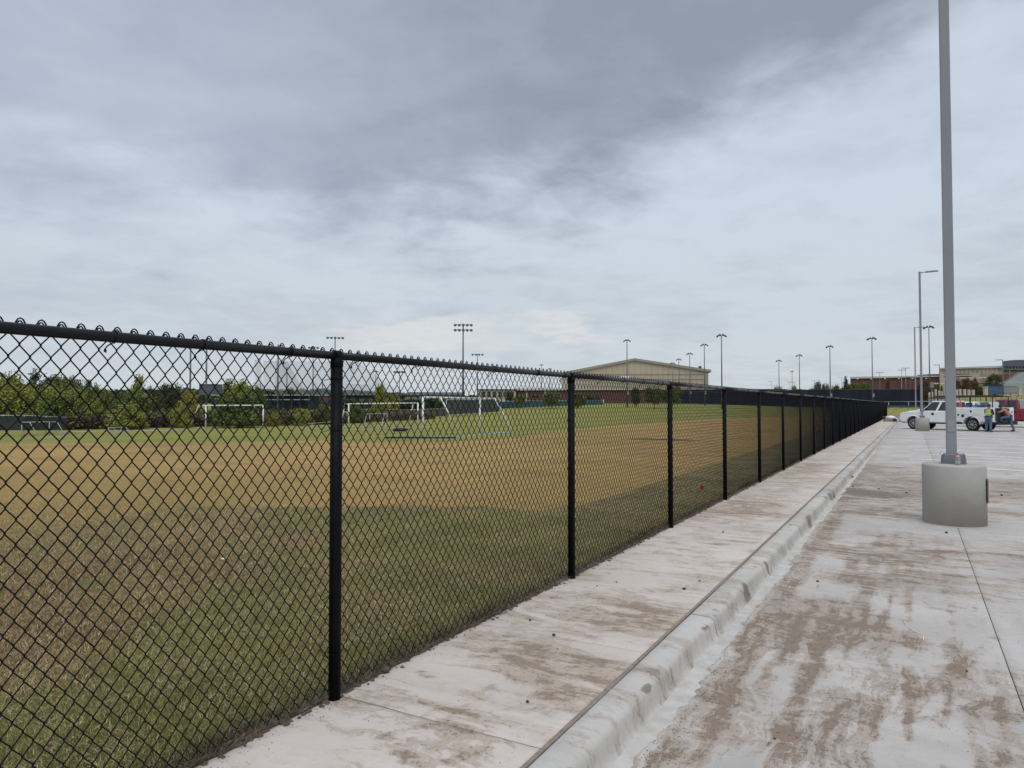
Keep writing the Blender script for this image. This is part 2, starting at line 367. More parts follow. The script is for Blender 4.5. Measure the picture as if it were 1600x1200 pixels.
def concrete(name, base, base2, mud, mud2, attr_mud=True, streak=None, mud_bias=0.0, rough=0.82, speck=0.5):
    m = bpy.data.materials.new(name); m.use_nodes = True; t = NT(m.node_tree); b = t.n['Principled BSDF']
    pos = t.new('ShaderNodeNewGeometry').outputs['Position']
    wob = t.vmath('ADD', pos, t.vmath('SCALE', t.vmath('SUBTRACT', t.noise(pos, 1.7, 3, color=True), (0.5, 0.5, 0.5)), 0.35))
    c = t.mix(t.ramp(t.noise(pos, 0.6, 6, 0.62), 0.35, 0.65), base, base2)
    c = t.mix(t.ramp(t.noise(wob, 0.9, 8, 0.7, 1.0), 0.45, 0.70, 0, 0.5), c, tuple(v * 0.74 for v in base2))
    # broom finish across the slab and fine grain
    brm = t.noise(t.scalev(pos, (5, 130, 5)), 1.0, 2)
    grain = t.noise(pos, 95, 4, 0.7)
    c = t.mix(t.ramp(brm, 0.40, 0.75, 0, 0.10), c, tuple(v * 0.7 for v in base))
    c = t.mix(t.ramp(grain, 0.50, 0.72, 0, 0.30), c, tuple(v * 0.62 for v in base))
    # mud film
    if attr_mud:
        a = t.new('ShaderNodeAttribute'); a.attribute_name = 'mud'; av = a.outputs['Fac']
        a2 = t.new('ShaderNodeAttribute'); a2.attribute_name = 'wet'; wv = a2.outputs['Fac']
    else:
        av = t.math('ADD', 0.0, mud_bias); wv = 0.0
    nf = t.noise(wob, 2.1, 10, 0.68, 0.5)
    nf2 = t.noise(t.scalev(wob, (1.0, 0.45, 1)), 13.0, 9, 0.74)
    nf3 = t.noise(t.scalev(wob, (0.45, 1.7, 1)), 6.0, 10, 0.74, 0.8)
    sx = t.new('ShaderNodeSeparateXYZ'); t.put(sx.inputs[0], pos)
    nearf = t.ramp(sx.outputs[1], 5.5, 9.0, 1, 0) if streak else 0.0
    nf4 = t.noise(t.scalev(wob, (11, 0.8, 1)), 1.0, 9, 0.72, 0.3)
    nfx = t.noise(t.scalev(wob, (0.7, 5.0, 1)), 1.6, 10, 0.74, 0.5)
    s = t.math('ADD', t.math('MULTIPLY', nf, 0.28), t.math('ADD', t.math('MULTIPLY', nf2, 0.16), t.math('MULTIPLY', nf3, 0.18)))
    dirn_ = t.new('ShaderNodeMix'); t.put(dirn_.inputs[0], nearf); t.put(dirn_.inputs[2], nfx); t.put(dirn_.inputs[3], nf4)
    s = t.math('ADD', s, t.math('MULTIPLY', dirn_.outputs[0], 0.38))
    s = t.math('ADD', t.math('MULTIPLY', t.math('SUBTRACT', s, 0.5), 5.8), 0.5)
    k = t.math('ADD', s, t.math('MULTIPLY', t.math('SUBTRACT', t.math('MINIMUM', av, 0.8) if attr_mud else av, 0.45), 0.85))
    wash = t.ramp(k, 0.10, 0.80)
    film = t.ramp(k, 0.50, 0.64)
    thick = t.ramp(k, 0.72, 1.0)
    c = t.mix(t.math('MULTIPLY', wash, 0.34), c, mud)
    c = t.mix(t.math('MULTIPLY', film, 0.60), c, mud)
    c = t.mix(t.math('MULTIPLY', thick, 0.85), c, mud2)
    # rims where the wet film dried
    rim = t.math('MULTIPLY', t.ramp(k, 0.50, 0.54), t.ramp(k, 0.54, 0.60, 1, 0))
    c = t.mix(t.math('MULTIPLY', rim, 0.28), c, mud2)
    # crumbs of dried mud and dark flecks
    cr = t.noise(pos, 34, 5, 0.75)
    crm = t.math('MULTIPLY', t.ramp(cr, 0.56, 0.64), t.ramp(k, 0.45, 0.70))
    c = t.mix(t.math('MULTIPLY', crm, 0.55), c, tuple(v * 0.45 for v in mud2))
    sp = t.ramp(t.noise(pos, 24, 8, 0.85), 0.60, 0.68, 0, speck)
    c = t.mix(sp, c, (0.14, 0.12, 0.11))
    # damp dark patches
    wk = t.ramp(t.math('ADD', wv, t.math('MULTIPLY', t.math('SUBTRACT', s, 0.5), 0.75)), 0.45, 0.90)
    c = t.mix(t.math('MULTIPLY', wk, 0.72), c, (0.125, 0.095, 0.075))
    # scattered scuffs
    sf = t.math('MULTIPLY', t.ramp(t.noise(t.scalev(wob, (0.9, 3.2, 1)), 3.1, 8, 0.72, 1.0), 0.57, 0.70), 0.50)
    c = t.mix(sf, c, (0.20, 0.17, 0.155))
    t.put(b.inputs['Base Color'], c)
    t.put(b.inputs['Roughness'], t.ramp(wk, 0, 1, rough, 0.55))
    b.inputs['Specular IOR Level'].default_value = 0.35
    bn = t.new('ShaderNodeBump'); bn.inputs['Strength'].default_value = 0.55; bn.inputs['Distance'].default_value = 0.006
    hh = t.math('ADD', t.math('MULTIPLY', grain, 0.25), t.math('ADD', t.math('MULTIPLY', thick, 0.9), t.math('MULTIPLY', crm, 0.9)))
    hh = t.math('ADD', hh, t.math('MULTIPLY', brm, 0.15))
    t.put(bn.inputs['Height'], hh); t.l.new(bn.outputs[0], b.inputs['Normal'])
    return m
M['walk'] = concrete('sidewalk_concrete', (0.585, 0.52, 0.465), (0.50, 0.44, 0.385), (0.385, 0.298, 0.225), (0.245, 0.18, 0.128))
M['lot'] = concrete('parking_lot_concrete', streak=True, base=(0.50, 0.462, 0.425), base2=(0.40, 0.368, 0.335), mud=(0.335, 0.258, 0.197), mud2=(0.205, 0.148, 0.104))
M['curb'] = concrete('curb_concrete', (0.53, 0.50, 0.46), (0.44, 0.415, 0.38), (0.38, 0.32, 0.265), (0.24, 0.19, 0.155))
M['slurry'] = mat('cement_wash', (0.50, 0.475, 0.44), 0.8, col2=(0.40, 0.37, 0.335), vscale=9, bump=0.4, bscale=60)
M['joint'] = mat('joint_filler', (0.22, 0.18, 0.15), 0.9, var=0.3, vscale=30)
M['fibre'] = mat('brown_joint_board', (0.27, 0.215, 0.165), 0.9, var=0.3, vscale=25, bump=0.4)
M['pedestal'] = mat('smooth_pedestal_concrete', (0.385, 0.37, 0.34), 0.8, col2=(0.335, 0.322, 0.298), vscale=2.2, bump=0.25, bscale=60)
M['linepaint'] = mat('parking_line_paint', (0.82, 0.82, 0.80), 0.7, col2=(0.62, 0.60, 0.58), vscale=7)
M['mudclod'] = mat('dried_mud', (0.19, 0.14, 0.11), 0.95, var=0.4, vscale=40, bump=0.6, bscale=60)
M['dirt'] = mat('bare_soil', (0.13, 0.098, 0.072), 0.95, var=0.4, vscale=20, bump=0.6)

# ---------------------------------------------------------------- ground material
def ground_mat():
    m = bpy.data.materials.new('turf_ground'); m.use_nodes = True; t = NT(m.node_tree); b = t.n['Principled BSDF']
    pos = t.new('ShaderNodeNewGeometry').outputs['Position']
    def at_(n):
        a = t.new('ShaderNodeAttribute'); a.attribute_name = n; return a.outputs['Fac']
    tan = at_('tan'); grn = at_('green')
    nb = t.noise(pos, 1.1, 8, 0.66); nm = t.noise(pos, 6.0, 6, 0.7); nfi = t.noise(pos, 48, 5, 0.75)
    big = t.noise(pos, 0.22, 5, 0.6)
    olive = t.mix(t.ramp(nb, 0.38, 0.62), (0.15, 0.135, 0.055), (0.28, 0.21, 0.095))
    olive = t.mix(t.ramp(nm, 0.45, 0.7, 0, 0.7), olive, (0.225, 0.18, 0.105))
    olive = t.mix(t.ramp(nfi, 0.5, 0.75, 0, 0.6), olive, (0.075, 0.065, 0.035))
    tanc = t.mix(t.ramp(big, 0.35, 0.65), (0.46, 0.285, 0.105), (0.38, 0.265, 0.09))
    tanc = t.mix(t.ramp(t.noise(pos, 0.09, 3), 0.45, 0.65, 0, 0.45), tanc, (0.24, 0.20, 0.065))
    tanc = t.mix(t.ramp(t.noise(t.scalev(pos, (.35, 1.0, 1)), 0.55, 8, 0.68), 0.46, 0.66, 0, 0.6), tanc, (0.25, 0.155, 0.07))
    strk = t.noise(t.scalev(pos, (0.55, 2.6, 1)), 0.9, 8, 0.7)
    tanc = t.mix(t.ramp(strk, 0.5, 0.72, 0, 0.45), tanc, (0.20, 0.145, 0.08))
    tanc = t.mix(t.ramp(nfi, 0.45, 0.75, 0, 0.5), tanc, (0.19, 0.125, 0.062))
    grc = t.mix(t.ramp(nb, 0.35, 0.65), (0.165, 0.185, 0.038), (0.235, 0.23, 0.055))
    grc = t.mix(t.ramp(big, 0.40, 0.62, 0, 0.65), grc, (0.28, 0.235, 0.07))
    ft = t.ramp(t.math('ADD', tan, t.math('MULTIPLY', t.math('SUBTRACT', nm, 0.5), 0.9)), 0.38, 0.62)
    fg = t.ramp(t.math('ADD', grn, t.math('MULTIPLY', t.math('SUBTRACT', nb, 0.5), 0.5)), 0.42, 0.58)
    c = t.mix(ft, olive, tanc); c = t.mix(fg, c, grc)
    sepp = t.new('ShaderNodeAttribute'); sepp.attribute_name = 'dirt'
    c = t.mix(t.ramp(t.math('ADD', sepp.outputs['Fac'], t.math('MULTIPLY', t.math('SUBTRACT', nm, 0.5), 0.8)), 0.4, 0.7), c, (0.105, 0.075, 0.06))
    t.put(b.inputs['Base Color'], c); b.inputs['Roughness'].default_value = 0.95; b.inputs['Specular IOR Level'].default_value = 0.15
    bn = t.new('ShaderNodeBump'); bn.inputs['Strength'].default_value = 0.9; bn.inputs['Distance'].default_value = 0.03
    t.put(bn.inputs['Height'], t.math('ADD', nfi, nm)); t.l.new(bn.outputs[0], b.inputs['Normal'])
    return m
M['turf'] = ground_mat()

def grid_mesh(name, xs, ys, zf, m, attrs=None):
    X, Y = np.meshgrid(xs, ys, indexing='ij'); Z = zf(X, Y)
    V = np.stack([X.ravel(), Y.ravel(), Z.ravel()], 1); ny = len(ys)
    i, j = np.meshgrid(np.arange(len(xs) - 1), np.arange(ny - 1), indexing='ij')
    a = (i * ny + j).ravel(); F = np.stack([a, a + ny, a + ny + 1, a + 1], 1)
    A = {k: f(X, Y).ravel() for k, f in (attrs or {}).items()}
    me = np_mesh(name, V, F, m, A, True)
    o = bpy.data.objects.new(name, me); COL.objects.link(o); return o

# boundary of the olive strip beside the fence (distance from the fence as a function of y)
by = np.array([-20, 3, 5.5, 7.7, 9.2, 9.8, 11.5, 15, 21, 40, 90, 400.])
def turf_tan(X, Y):
    # olive patch: near zone and a strip along the fence
    wv = fbm(X * 0.5, Y * 0.5, 5) - 0.5
    near = sstep(-0.7, 0.7, (Y - (7.75 + 0.43 * (X + 8.84) + 1.6 * wv + 1.3 * (fbm(X * 1.7, Y * 1.7, 6) - .5))))          # beyond this line it is tan
    left = sstep(-1.5, 1.5, (-X - (8.6 + 2.5 * wv + 0.0 * Y)))
    nf = np.maximum(near, left * 0.62 * sstep(0.0, 5.0, Y))
    strip = sstep(-0.35, 0.35, (-X - (4.55 + 0.35 * wv + 0.012 * (Y - 12))))
    return nf * strip
def turf_green(X, Y):
    D = -math.sin(YAW) * X + math.cos(YAW) * Y; L = math.cos(YAW) * X + math.sin(YAW) * Y
    px = 800 + FPX * L / np.maximum(D, 0.5)
    b = np.interp(px, [-400, 0, 500, 700, 800, 900, 1000, 1125, 1300, 1600], [36, 34.5, 31.5, 31.0, 34, 46, 60, 84, 95, 100.])
    g = sstep(-1.2, 1.2, D - b - (fbm(X * 0.3, Y * 0.3, 9) - 0.5) * 3)
    return np.where(D > 1, g, 0)
def turf_dirt(X, Y):
    d = np.exp(-((X + 2.78) / 0.11) ** 2) * 0.75
    p = gnd(1035, 686); d = d + 0.8 * np.exp(-((X - p.x) / 2.6) ** 2 - ((Y - p.y) / 1.2) ** 2)
    p = gnd(40, 738); d = d + 0.6 * np.exp(-((X - p.x) / 0.9) ** 2 - ((Y - p.y) / 0.3) ** 2)
    return d
def geom(a, b, n): return a * (b / a) ** (np.arange(1, n + 1) / n)
xs = np.concatenate([-geom(66, 2500, 26)[::-1], np.linspace(-66, -14, 150), np.linspace(-13.8, -2.80, 90), [-2.765, -2.74, -2.70], np.linspace(-2, 30, 30), geom(32, 2500, 26)])
ys = np.concatenate([-geom(6, 600, 14)[::-1], np.linspace(-5.5, 22, 150), np.linspace(22.4, 90, 150), np.linspace(91, 210, 110), geom(216, 3500, 24)])
def gz(X, Y):
    z = H(X, Y) + np.where((X < -2.75) & (X > -60), (fbm(X * 0.7, Y * 0.7, 21) - 0.5) * 0.05, 0) - 0.02
    return np.where((X > -2.75) & (Y < 97.5), -0.45, z)
ground = grid_mesh('ground', xs, ys, gz, M['turf'], {'tan': turf_tan, 'green': turf_green, 'dirt': turf_dirt})
tag(ground, kind='structure')

# ---------------------------------------------------------------- sidewalk, curb, lot
def blobs(X, Y, L):
    s = np.zeros_like(X)
    for cx, cy, rx, ry, rot, a in L:
        c_, s_ = math.cos(rot), math.sin(rot)
        u = (X - cx) * c_ + (Y - cy) * s_; v = -(X - cx) * s_ + (Y - cy) * c_
        s = s + a * np.exp(-((np.abs(u) / rx) ** 2.5 + (np.abs(v) / ry) ** 2.5))
    return s
def gb(px, py, z, rx, ry, a, rot=0.0):
    p = gnd(px, py, z); return (p.x, p.y, rx, ry, rot, a)
def pline(X, Y, z, pxs, wd, a):
    s = np.zeros_like(X); Q = [gnd(px, py, z) for px, py in pxs]
    for p, q in zip(Q[:-1], Q[1:]):
        dx, dy = q.x - p.x, q.y - p.y; L2 = dx * dx + dy * dy
        t_ = np.clip(((X - p.x) * dx + (Y - p.y) * dy) / L2, 0, 1)
        s = np.maximum(s, np.exp(-((X - p.x - t_ * dx) ** 2 + (Y - p.y - t_ * dy) ** 2) / wd ** 2))
    return s * a * (0.55 + 0.9 * fbm(X * 4, Y * 4, 171))
walk_b = [gb(985, 958, 0, .45, .35, .85), gb(1020, 975, 0, .22, .16, .5), gb(925, 1055, 0, .42, .28, .75), gb(905, 1085, 0, .22, .18, .6), gb(700, 1145, 0, .26, .22, .35),
          gb(820, 1010, 0, .5, .2, .3), gb(1135, 802, 0, .6, .9, .4), gb(1180, 790, 0, .6, 1.2, .5), gb(1250, 735, 0, .6, 4, .3), gb(755, 1005, 0, .35, .2, .25)]
def walk_mud(X, Y):
    base = 0.27 + 0.7 * (fbm(X * 1.3, Y * 0.9, 31) - 0.45) + 0.12 * sstep(8, 24, Y)
    if float(np.min(Y)) < 6:
        for pl, wd, a in (([(602, 1142), (622, 1165), (662, 1190), (705, 1182), (755, 1160)], .022, .75), ([(612, 1140), (700, 1118), (772, 1152)], .022, .4), ([(658, 1045), (700, 1068), (745, 1078), (775, 1062)], .018, .7), ([(650, 1085), (745, 1115)], .02, .45), ([(870, 1045), (905, 1055), (915, 1068)], .015, .7), ([(760, 1000), (830, 1040), (870, 1035)], .025, .4)):
            base = base + pline(X, Y, 0, pl, wd, a)
    return np.clip(base + blobs(X, Y, walk_b), 0, 1.1)
def walk_wet(X, Y):
    return blobs(X, Y, [gb(1010, 962, 0, .16, .10, .25), gb(955, 962, 0, .2, .14, .2)])
def slab(name, xs_, ys_, z, m, att, edge_drop=0.1):
    o = grid_mesh(name, xs_, ys_, lambda X, Y: np.full_like(X, z) + (fbm(X * 2, Y * 2, 3) - .5) * 0.004, m, att)
    return tag(o, kind='structure')
WJ = [2.95 + 1.45 * k for k in range(-4, 64)]
# each flag of the walk is a slab with its own edges; nearest ones are separate parts
walk = bpy.data.objects.new('sidewalk', None); COL.objects.link(walk); tag(walk, kind='structure')
def walk_slab(y0, y1, nx, ny, dz, name):
    g = 0.004
    xs_ = np.concatenate([[-2.745], np.linspace(-2.738, -1.502, nx), [-1.496]]); ys_ = np.concatenate([[y0 + g], np.linspace(y0 + g + .006, y1 - g - .006, ny), [y1 - g]])
    def zf(X, Y):
        e = np.minimum.reduce([X + 2.745, -1.496 - X, Y - (y0 + g), (y1 - g) - Y])
        return dz - 0.006 * (e < 0.003) + (fbm(X * 2, Y * 2, 3) - .5) * 0.006
    def wob(X, Y): return X
    o = grid_mesh(name, xs_, ys_, zf, M['walk'], {'mud': walk_mud, 'wet': walk_wet})
    # sides
    me = o.data
    o.parent = walk
    b = MB(); b.box(((-2.745 - 1.496) / 2, (y0 + y1) / 2, -0.057), (1.2485, y1 - y0 - 2 * g - .001, 0.096)); q = b.build('slab_body', M['walk'], o)
    return o
for i in range(len(WJ) - 1):
    far = WJ[i] > 26
    walk_slab(WJ[i], WJ[i + 1], 8 if far else 30, 6 if far else 34, random.uniform(-.0015, .0015), 'paving_slab')
b = MB().box((-2.12, 42, -0.10), (1.24, 112, 0.12)); b.build('slab_bed', M['joint'], walk)
# brown joint board between walk and curb
b = MB()
yy = -3.0
pts = []
while yy < 94:
    pts.append(yy); yy += 0.22 if yy < 14 else 1.0
V = []; F = []
for i, y in enumerate(pts):
    j = 0.0025 * math.sin(y * 2.1) + random.uniform(-.0015, .0015)
    V += [(-1.494 + 0.001, y, -0.1), (-1.494, y, 0.003), (-1.470 + j, y, 0.004), (-1.469 + j, y, -0.1)]
for i in range(len(pts) - 1):
    for k in range(3): F.append((i * 4 + k, i * 4 + k + 1, (i + 1) * 4 + k + 1, (i + 1) * 4 + k))
b.add(V, F); o = b.build('joint_board', M['fibre'], walk)

# curb, rounded barrier profile in 4.57 m pours
prof = [(-1.467, -0.12), (-1.467, -0.003), (-1.462, 0.002), (-1.40, 0.001), (-1.345, -0.002), (-1.322, -0.008), (-1.305, -0.020), (-1.296, -0.038), (-1.288, -0.075), (-1.279, -0.112), (-1.268, -0.134), (-1.252, -0.1440), (-1.236, -0.1470), (-1.235, -0.17)]
curb = bpy.data.objects.new('curb', None); COL.objects.link(curb); tag(curb, kind='structure')
def curb_mud(X, Y):
    b_ = 0.24 + 0.7 * (fbm(X * 2.0, Y * 0.8, 41) - 0.45)
    return np.clip(b_ + blobs(X, Y, [gb(1010, 1050, 0, .16, .12, .6), gb(985, 1085, 0, .1, .08, .5), gb(1130, 930, 0, .12, .2, .4), gb(1070, 1000, 0, .14, .1, .4)]) + 0.25 * sstep(8, 22, Y), 0, 1)
curb_wet_b = [(p_.x, p_.y, rx, ry, 0, a) for p_, rx, ry, a in ((gnd(1048, 1040, -.03), .03, .07, .9), (gnd(1166, 912, 0), .05, .14, .8), (gnd(1262, 806, 0), .06, .22, .9), (gnd(1232, 838, 0), .06, .3, .7), (gnd(1205, 872, 0), .05, .2, .7), (gnd(1092, 992, 0), .02, .05, .6), (gnd(1300, 765, 0), .12, .7, .6), (gnd(1330, 735, 0), .12, .6, .5))]
for k in range(70):
    yk = 1.5 + 30 * random.random() ** 1.3; curb_wet_b.append((random.choice((-1.31, -1.33, -1.30, -1.42)) + random.uniform(-.01, .01), yk, random.uniform(.01, .035), random.uniform(.02, .09) * (1 + yk * .04), 0, random.uniform(.4, .95)))
def curb_wet(X, Y): return blobs(X, Y, curb_wet_b)
def sweep(name, y0, y1, step):
    ysn = np.arange(y0 + .004, y1 - .004, step); ysn = np.append(ysn, y1 - .004); n = len(prof)
    V = []
    for y in ysn:
        jx = 0.004 * math.sin(y * 1.3) + 0.003 * math.sin(y * 3.7)
        cz = (fbm(np.array([y * 9.0]), np.array([.4]), 45)[0] - .5) * .012; chip = -0.012 * max(0, fbm(np.array([y * 5.0]), np.array([.9]), 46)[0] - .66) / .2
        for k, (x, z) in enumerate(prof):
            ww = 1.0 if 4 < k < 12 else 0.2
            ed = {4: .5, 5: 1, 6: 1, 7: 1, 8: .6, 9: .4}.get(k, 0)
            V.append((x + (jx + random.uniform(-.0015, .0015)) * ww + (chip + cz * .4) * ed, y, z + random.uniform(-.001, .001) * ww + chip * ed * .6))
    V = np.array(V); F = np.array([(i * n + k, (i + 1) * n + k, (i + 1) * n + k + 1, i * n + k + 1) for i in range(len(ysn) - 1) for k in range(n - 1)])
    me = np_mesh(name, V, F, M['curb'], {'mud': curb_mud(V[:, 0], V[:, 1]), 'wet': curb_wet(V[:, 0], V[:, 1])}, True)
    o = bpy.data.objects.new(name, me); COL.objects.link(o); o.parent = curb; return o
CJ = [0.78 + 4.57 * k for k in range(-1, 21)]
for i in range(len(CJ) - 1): sweep('curb_segment', CJ[i], CJ[i + 1], 0.05 if CJ[i] < 14 else 0.4)
MB().box((-1.39, 45, -0.10), (0.13, 100, 0.13)).build('curb_core', M['joint'], curb)
# ragged cement wash on the lot along the curb
b = MB(); V = []; F = []; n = 0
for y in np.arange(0.8, 30, 0.035):
    wd = max(.004, -0.045 + 0.13 * fbm(np.array([y * 1.8]), np.array([0.3]), 71)[0] + 0.10 * fbm(np.array([y * 11]), np.array([0.7]), 72)[0] * (1 if y < 9 else .5))
    V += [(-1.262, y, -0.1395), (-1.236, y, -0.1435), (-1.236 + wd, y, -0.1478)]; n += 1
for i in range(n - 1):
    for k in range(2): F.append((i * 3 + k, i * 3 + k + 1, (i + 1) * 3 + k + 1, (i + 1) * 3 + k))
o = b.add(V, F, True).build('cement_wash', M['slurry'], curb)

# parking lot: large pours with joints; the mud is a film in the material, its places are set here
lot_b = [gb(1262, 960, LOT, .28, .45, .85), gb(1300, 945, LOT, .3, .25, .6), gb(1345, 985, LOT, .35, .3, .5), gb(1105, 1120, LOT, .10, .12, .8), gb(1235, 990, LOT, .15, .5, .7),
         gb(1390, 1060, LOT, .35, .2, .4), gb(1430, 1000, LOT, .6, .2, .35), gb(1310, 1180, LOT, .25, .3, .35), gb(1480, 1165, LOT, .3, .12, .35), gb(1340, 862, LOT, 1.0, .35, .5),
         gb(1380, 765, LOT, 1.1, 2.0, .7), gb(1420, 770, LOT, .8, 1.5, .4), gb(1380, 740, LOT, 1.2, 4.0, .5), gb(1570, 760, LOT, 1.4, 2.0, .7), gb(1560, 800, LOT, 1.0, .6, .5), gb(1370, 800, LOT, .8, .8, .4),
         gb(1400, 905, LOT, .7, .3, .4), gb(1540, 905, LOT, .7, .25, .3)]
lot_c = [gb(1400, 975, LOT, .3, .16, -.2), gb(1440, 960, LOT, .25, .2, -.5), (0.53, 11.55, .95, .55, 0, -.8), gb(1580, 1010, LOT, .5, .4, -.5), gb(1420, 1150, LOT, .25, .25, -.5), gb(1270, 870, LOT, .3, .5, -.3), gb(1210, 1080, LOT, .07, .3, -.3), gb(1510, 800, LOT, .2, .2, -.5)]
def lot_mud(X, Y):
    base = 0.24 + 0.75 * (fbm(X * 0.7 + 5, Y * 0.45, 51) - 0.45)
    # tyre tracks running up the lot, thrown up beside the gutter
    tr = np.zeros_like(X)
    for cx, wd, a, s_ in ((-1.03, .09, .95, 1), (-0.60, .055, .75, 2), (-0.40, .05, .75, 3), (-0.22, .06, .6, 4), (-.05, .03, .5, 5), (.24, .035, .4, 6), (0.40, .02, .35, 7), (1.1, .08, .3, 8)):
        jig = 0.06 * (fbm(Y * 0.7, np.full_like(Y, s_ * 1.0), 61) - 0.5) + 0.05 * (fbm(Y * 5, np.full_like(Y, s_ * 1.0), 62) - .5)
        on = sstep(0.28, 0.55, fbm(Y * 0.8 + s_ * 3, np.full_like(Y, s_ * 2.0), 63) + (0.25 if s_ == 1 else 0)) * (1 - sstep(7.5 if s_ > 1 else 11, 14, Y))
        tr = tr + a * on * np.exp(-((X - cx - jig) / wd) ** 2)
    # curved tyre mark crossing the lot
    crv = (X + 0.85) * 0.32 + 9.3 - Y
    tr = tr + 0.55 * np.exp(-((crv + 0.15 * np.sin(X * 3)) / 0.10) ** 2) * sstep(-1.2, -.6, X)
    crv2 = 4.4 + 1.25 * (X + 0.1) ** 1.0 - Y
    tr = tr + 0.35 * np.exp(-(crv2 / 0.035) ** 2) * sstep(-.15, 0.0, X) * (1 - sstep(.45, .6, X))
    s = base + blobs(X, Y, lot_b) + tr + blobs(X, Y, lot_c)
    if float(np.min(Y)) < 11 and float(np.min(X)) < 2:
        for pl, wd, a in (([(1433, 1078), (1480, 1040), (1545, 992)], .028, .6), ([(1450, 1080), (1495, 1045), (1556, 994)], .014, .45), ([(1340, 1015), (1368, 1036), (1407, 1055), (1500, 1085), (1600, 1117)], .014, .6), ([(1230, 1180), (1262, 1135), (1285, 1095)], .035, .7), ([(1275, 1185), (1310, 1120), (1335, 1080)], .03, .7), ([(1305, 1190), (1345, 1130), (1370, 1070)], .035, .6), ([(1412, 1150), (1418, 1100), (1424, 1050)], .015, .5), ([(1468, 1130), (1480, 1060), (1486, 1010)], .02, .4), ([(1290, 1010), (1330, 950), (1360, 915)], .04, .45), ([(1380, 955), (1392, 920)], .015, .6)):
            s = s + pline(X, Y, LOT, pl, wd, a)
    s = s * (1 - 0.55 * sstep(22, 34, Y)) - 0.25 * sstep(1.5, 5, X) * (1 - sstep(9, 12, Y))
    return np.clip(s, 0, 1.15)
def lot_wet(X, Y):
    return blobs(X, Y, [gb(1340, 768, LOT, .55, 1.0, .8), gb(1385, 772, LOT, .7, .7, .6), gb(1095, 1122, LOT, .05, .06, .4), gb(1335, 1160, LOT, .05, .16, .45), gb(1370, 850, LOT, .6, .06, .5), gb(1440, 850, LOT, .6, .05, .45), gb(1335, 915, LOT, .2, .08, .55), gb(1300, 1180, LOT, .05, .1, .5), gb(1238, 820, LOT, .05, .3, .4), gb(1380, 775, LOT, .3, .3, .4),
                        gb(1330, 905, LOT, .3, .05, .4), gb(1430, 925, LOT, .25, .04, .3), gb(1490, 935, LOT, .2, .05, .35)])
lot = bpy.data.objects.new('parking_lot', None); COL.objects.link(lot); tag(lot, kind='structure')
LX = [-1.245, 0.52, 5.09, 9.66, 14.2, 18.8, 23.4, 28, 46, 80]; LY = [-8.36, -3.79, 0.78, 5.35, 9.92, 14.49, 19.06, 23.6, 28.2, 32.8, 37.3, 41.9, 46.5, 51.0, 55.6, 60, 66, 75, 94]
for i in range(len(LX) - 1):
    for j in range(len(LY) - 1):
        x0, x1, y0, y1 = LX[i], LX[i + 1], LY[j], LY[j + 1]
        nearc = i < 2 and 2 <= j <= 5
        sp = 0.03 if nearc and i == 0 and j < 4 else 0.045 if nearc and i == 0 else 0.06 if nearc else 0.25 if (i < 3 and j < 10 and j > 1) else 1.2
        g = 0.0026
        nx = max(2, int((x1 - x0) / sp)); ny = max(2, int((y1 - y0) / sp))
        xs_ = np.concatenate([[x0 + g], np.linspace(x0 + g + .006, x1 - g - .006, nx), [x1 - g]]); ys_ = np.concatenate([[y0 + g], np.linspace(y0 + g + .006, y1 - g - .006, ny), [y1 - g]])
        def zf(X, Y):
            e = np.minimum.reduce([X - (x0 + g), (x1 - g) - X, Y - (y0 + g), (y1 - g) - Y])
            return LOT - 0.006 * (e < 0.003) + (fbm(X * 1.5, Y * 1.5, 83) - .5) * 0.003
        o = grid_mesh('concrete_panel', xs_, ys_, zf, M['lot'], {'mud': lot_mud, 'wet': lot_wet}); o.parent = lot
MB().box((39.4, 42.5, LOT - 0.14), (81.2, 103.5, 0.24)).build('panel_bed', M['joint'], lot)
# painted stall lines
def paint(x0, y0, x1, y1, wdt, nm='painted_line'):
    d = Vector((x1 - x0, y1 - y0, 0)); L = d.length; d.normalize(); nn = Vector((-d.y, d.x, 0)) * wdt / 2
    V = []; k = max(2, int(L / 0.5))
    for i in range(k + 1):
        p = Vector((x0, y0, LOT + 0.006)) + d * L * i / k; j = random.uniform(-.006, .006)
        V += [p + nn * (1 + j), p - nn * (1 + j)]
    F = [(2 * i, 2 * i + 1, 2 * i + 3, 2 * i + 2) for i in range(k)]
    return MB().add(V, F).build(nm, M['linepaint'], lot)
paint(1.15, 22.9, 6.9, 21.4, .2)
for k in range(13):
    y = 25.6 + 2.75 * k
    paint(-0.1 + 0.05 * (k % 3), y + 0.1, 5.6, y - 0.35, .2)
for k in range(13):
    y = 24.2 + 2.75 * k
    paint(5.75, y, 11.4, y + 0.45, .2)
for k in range(10): paint(17.5, 27 + 2.75 * k, 23, 27 + 2.75 * k, .2)
# far cross curb and walk at the end of the lot
MB().box((38, 94.6, -0.02), (79, 0.2, 0.26)).build('end_curb', M['slurry'], curb)
MB().box((38, 96.1, -0.02), (79, 2.75, 0.2)).build('end_walk', M['slurry'], walk)

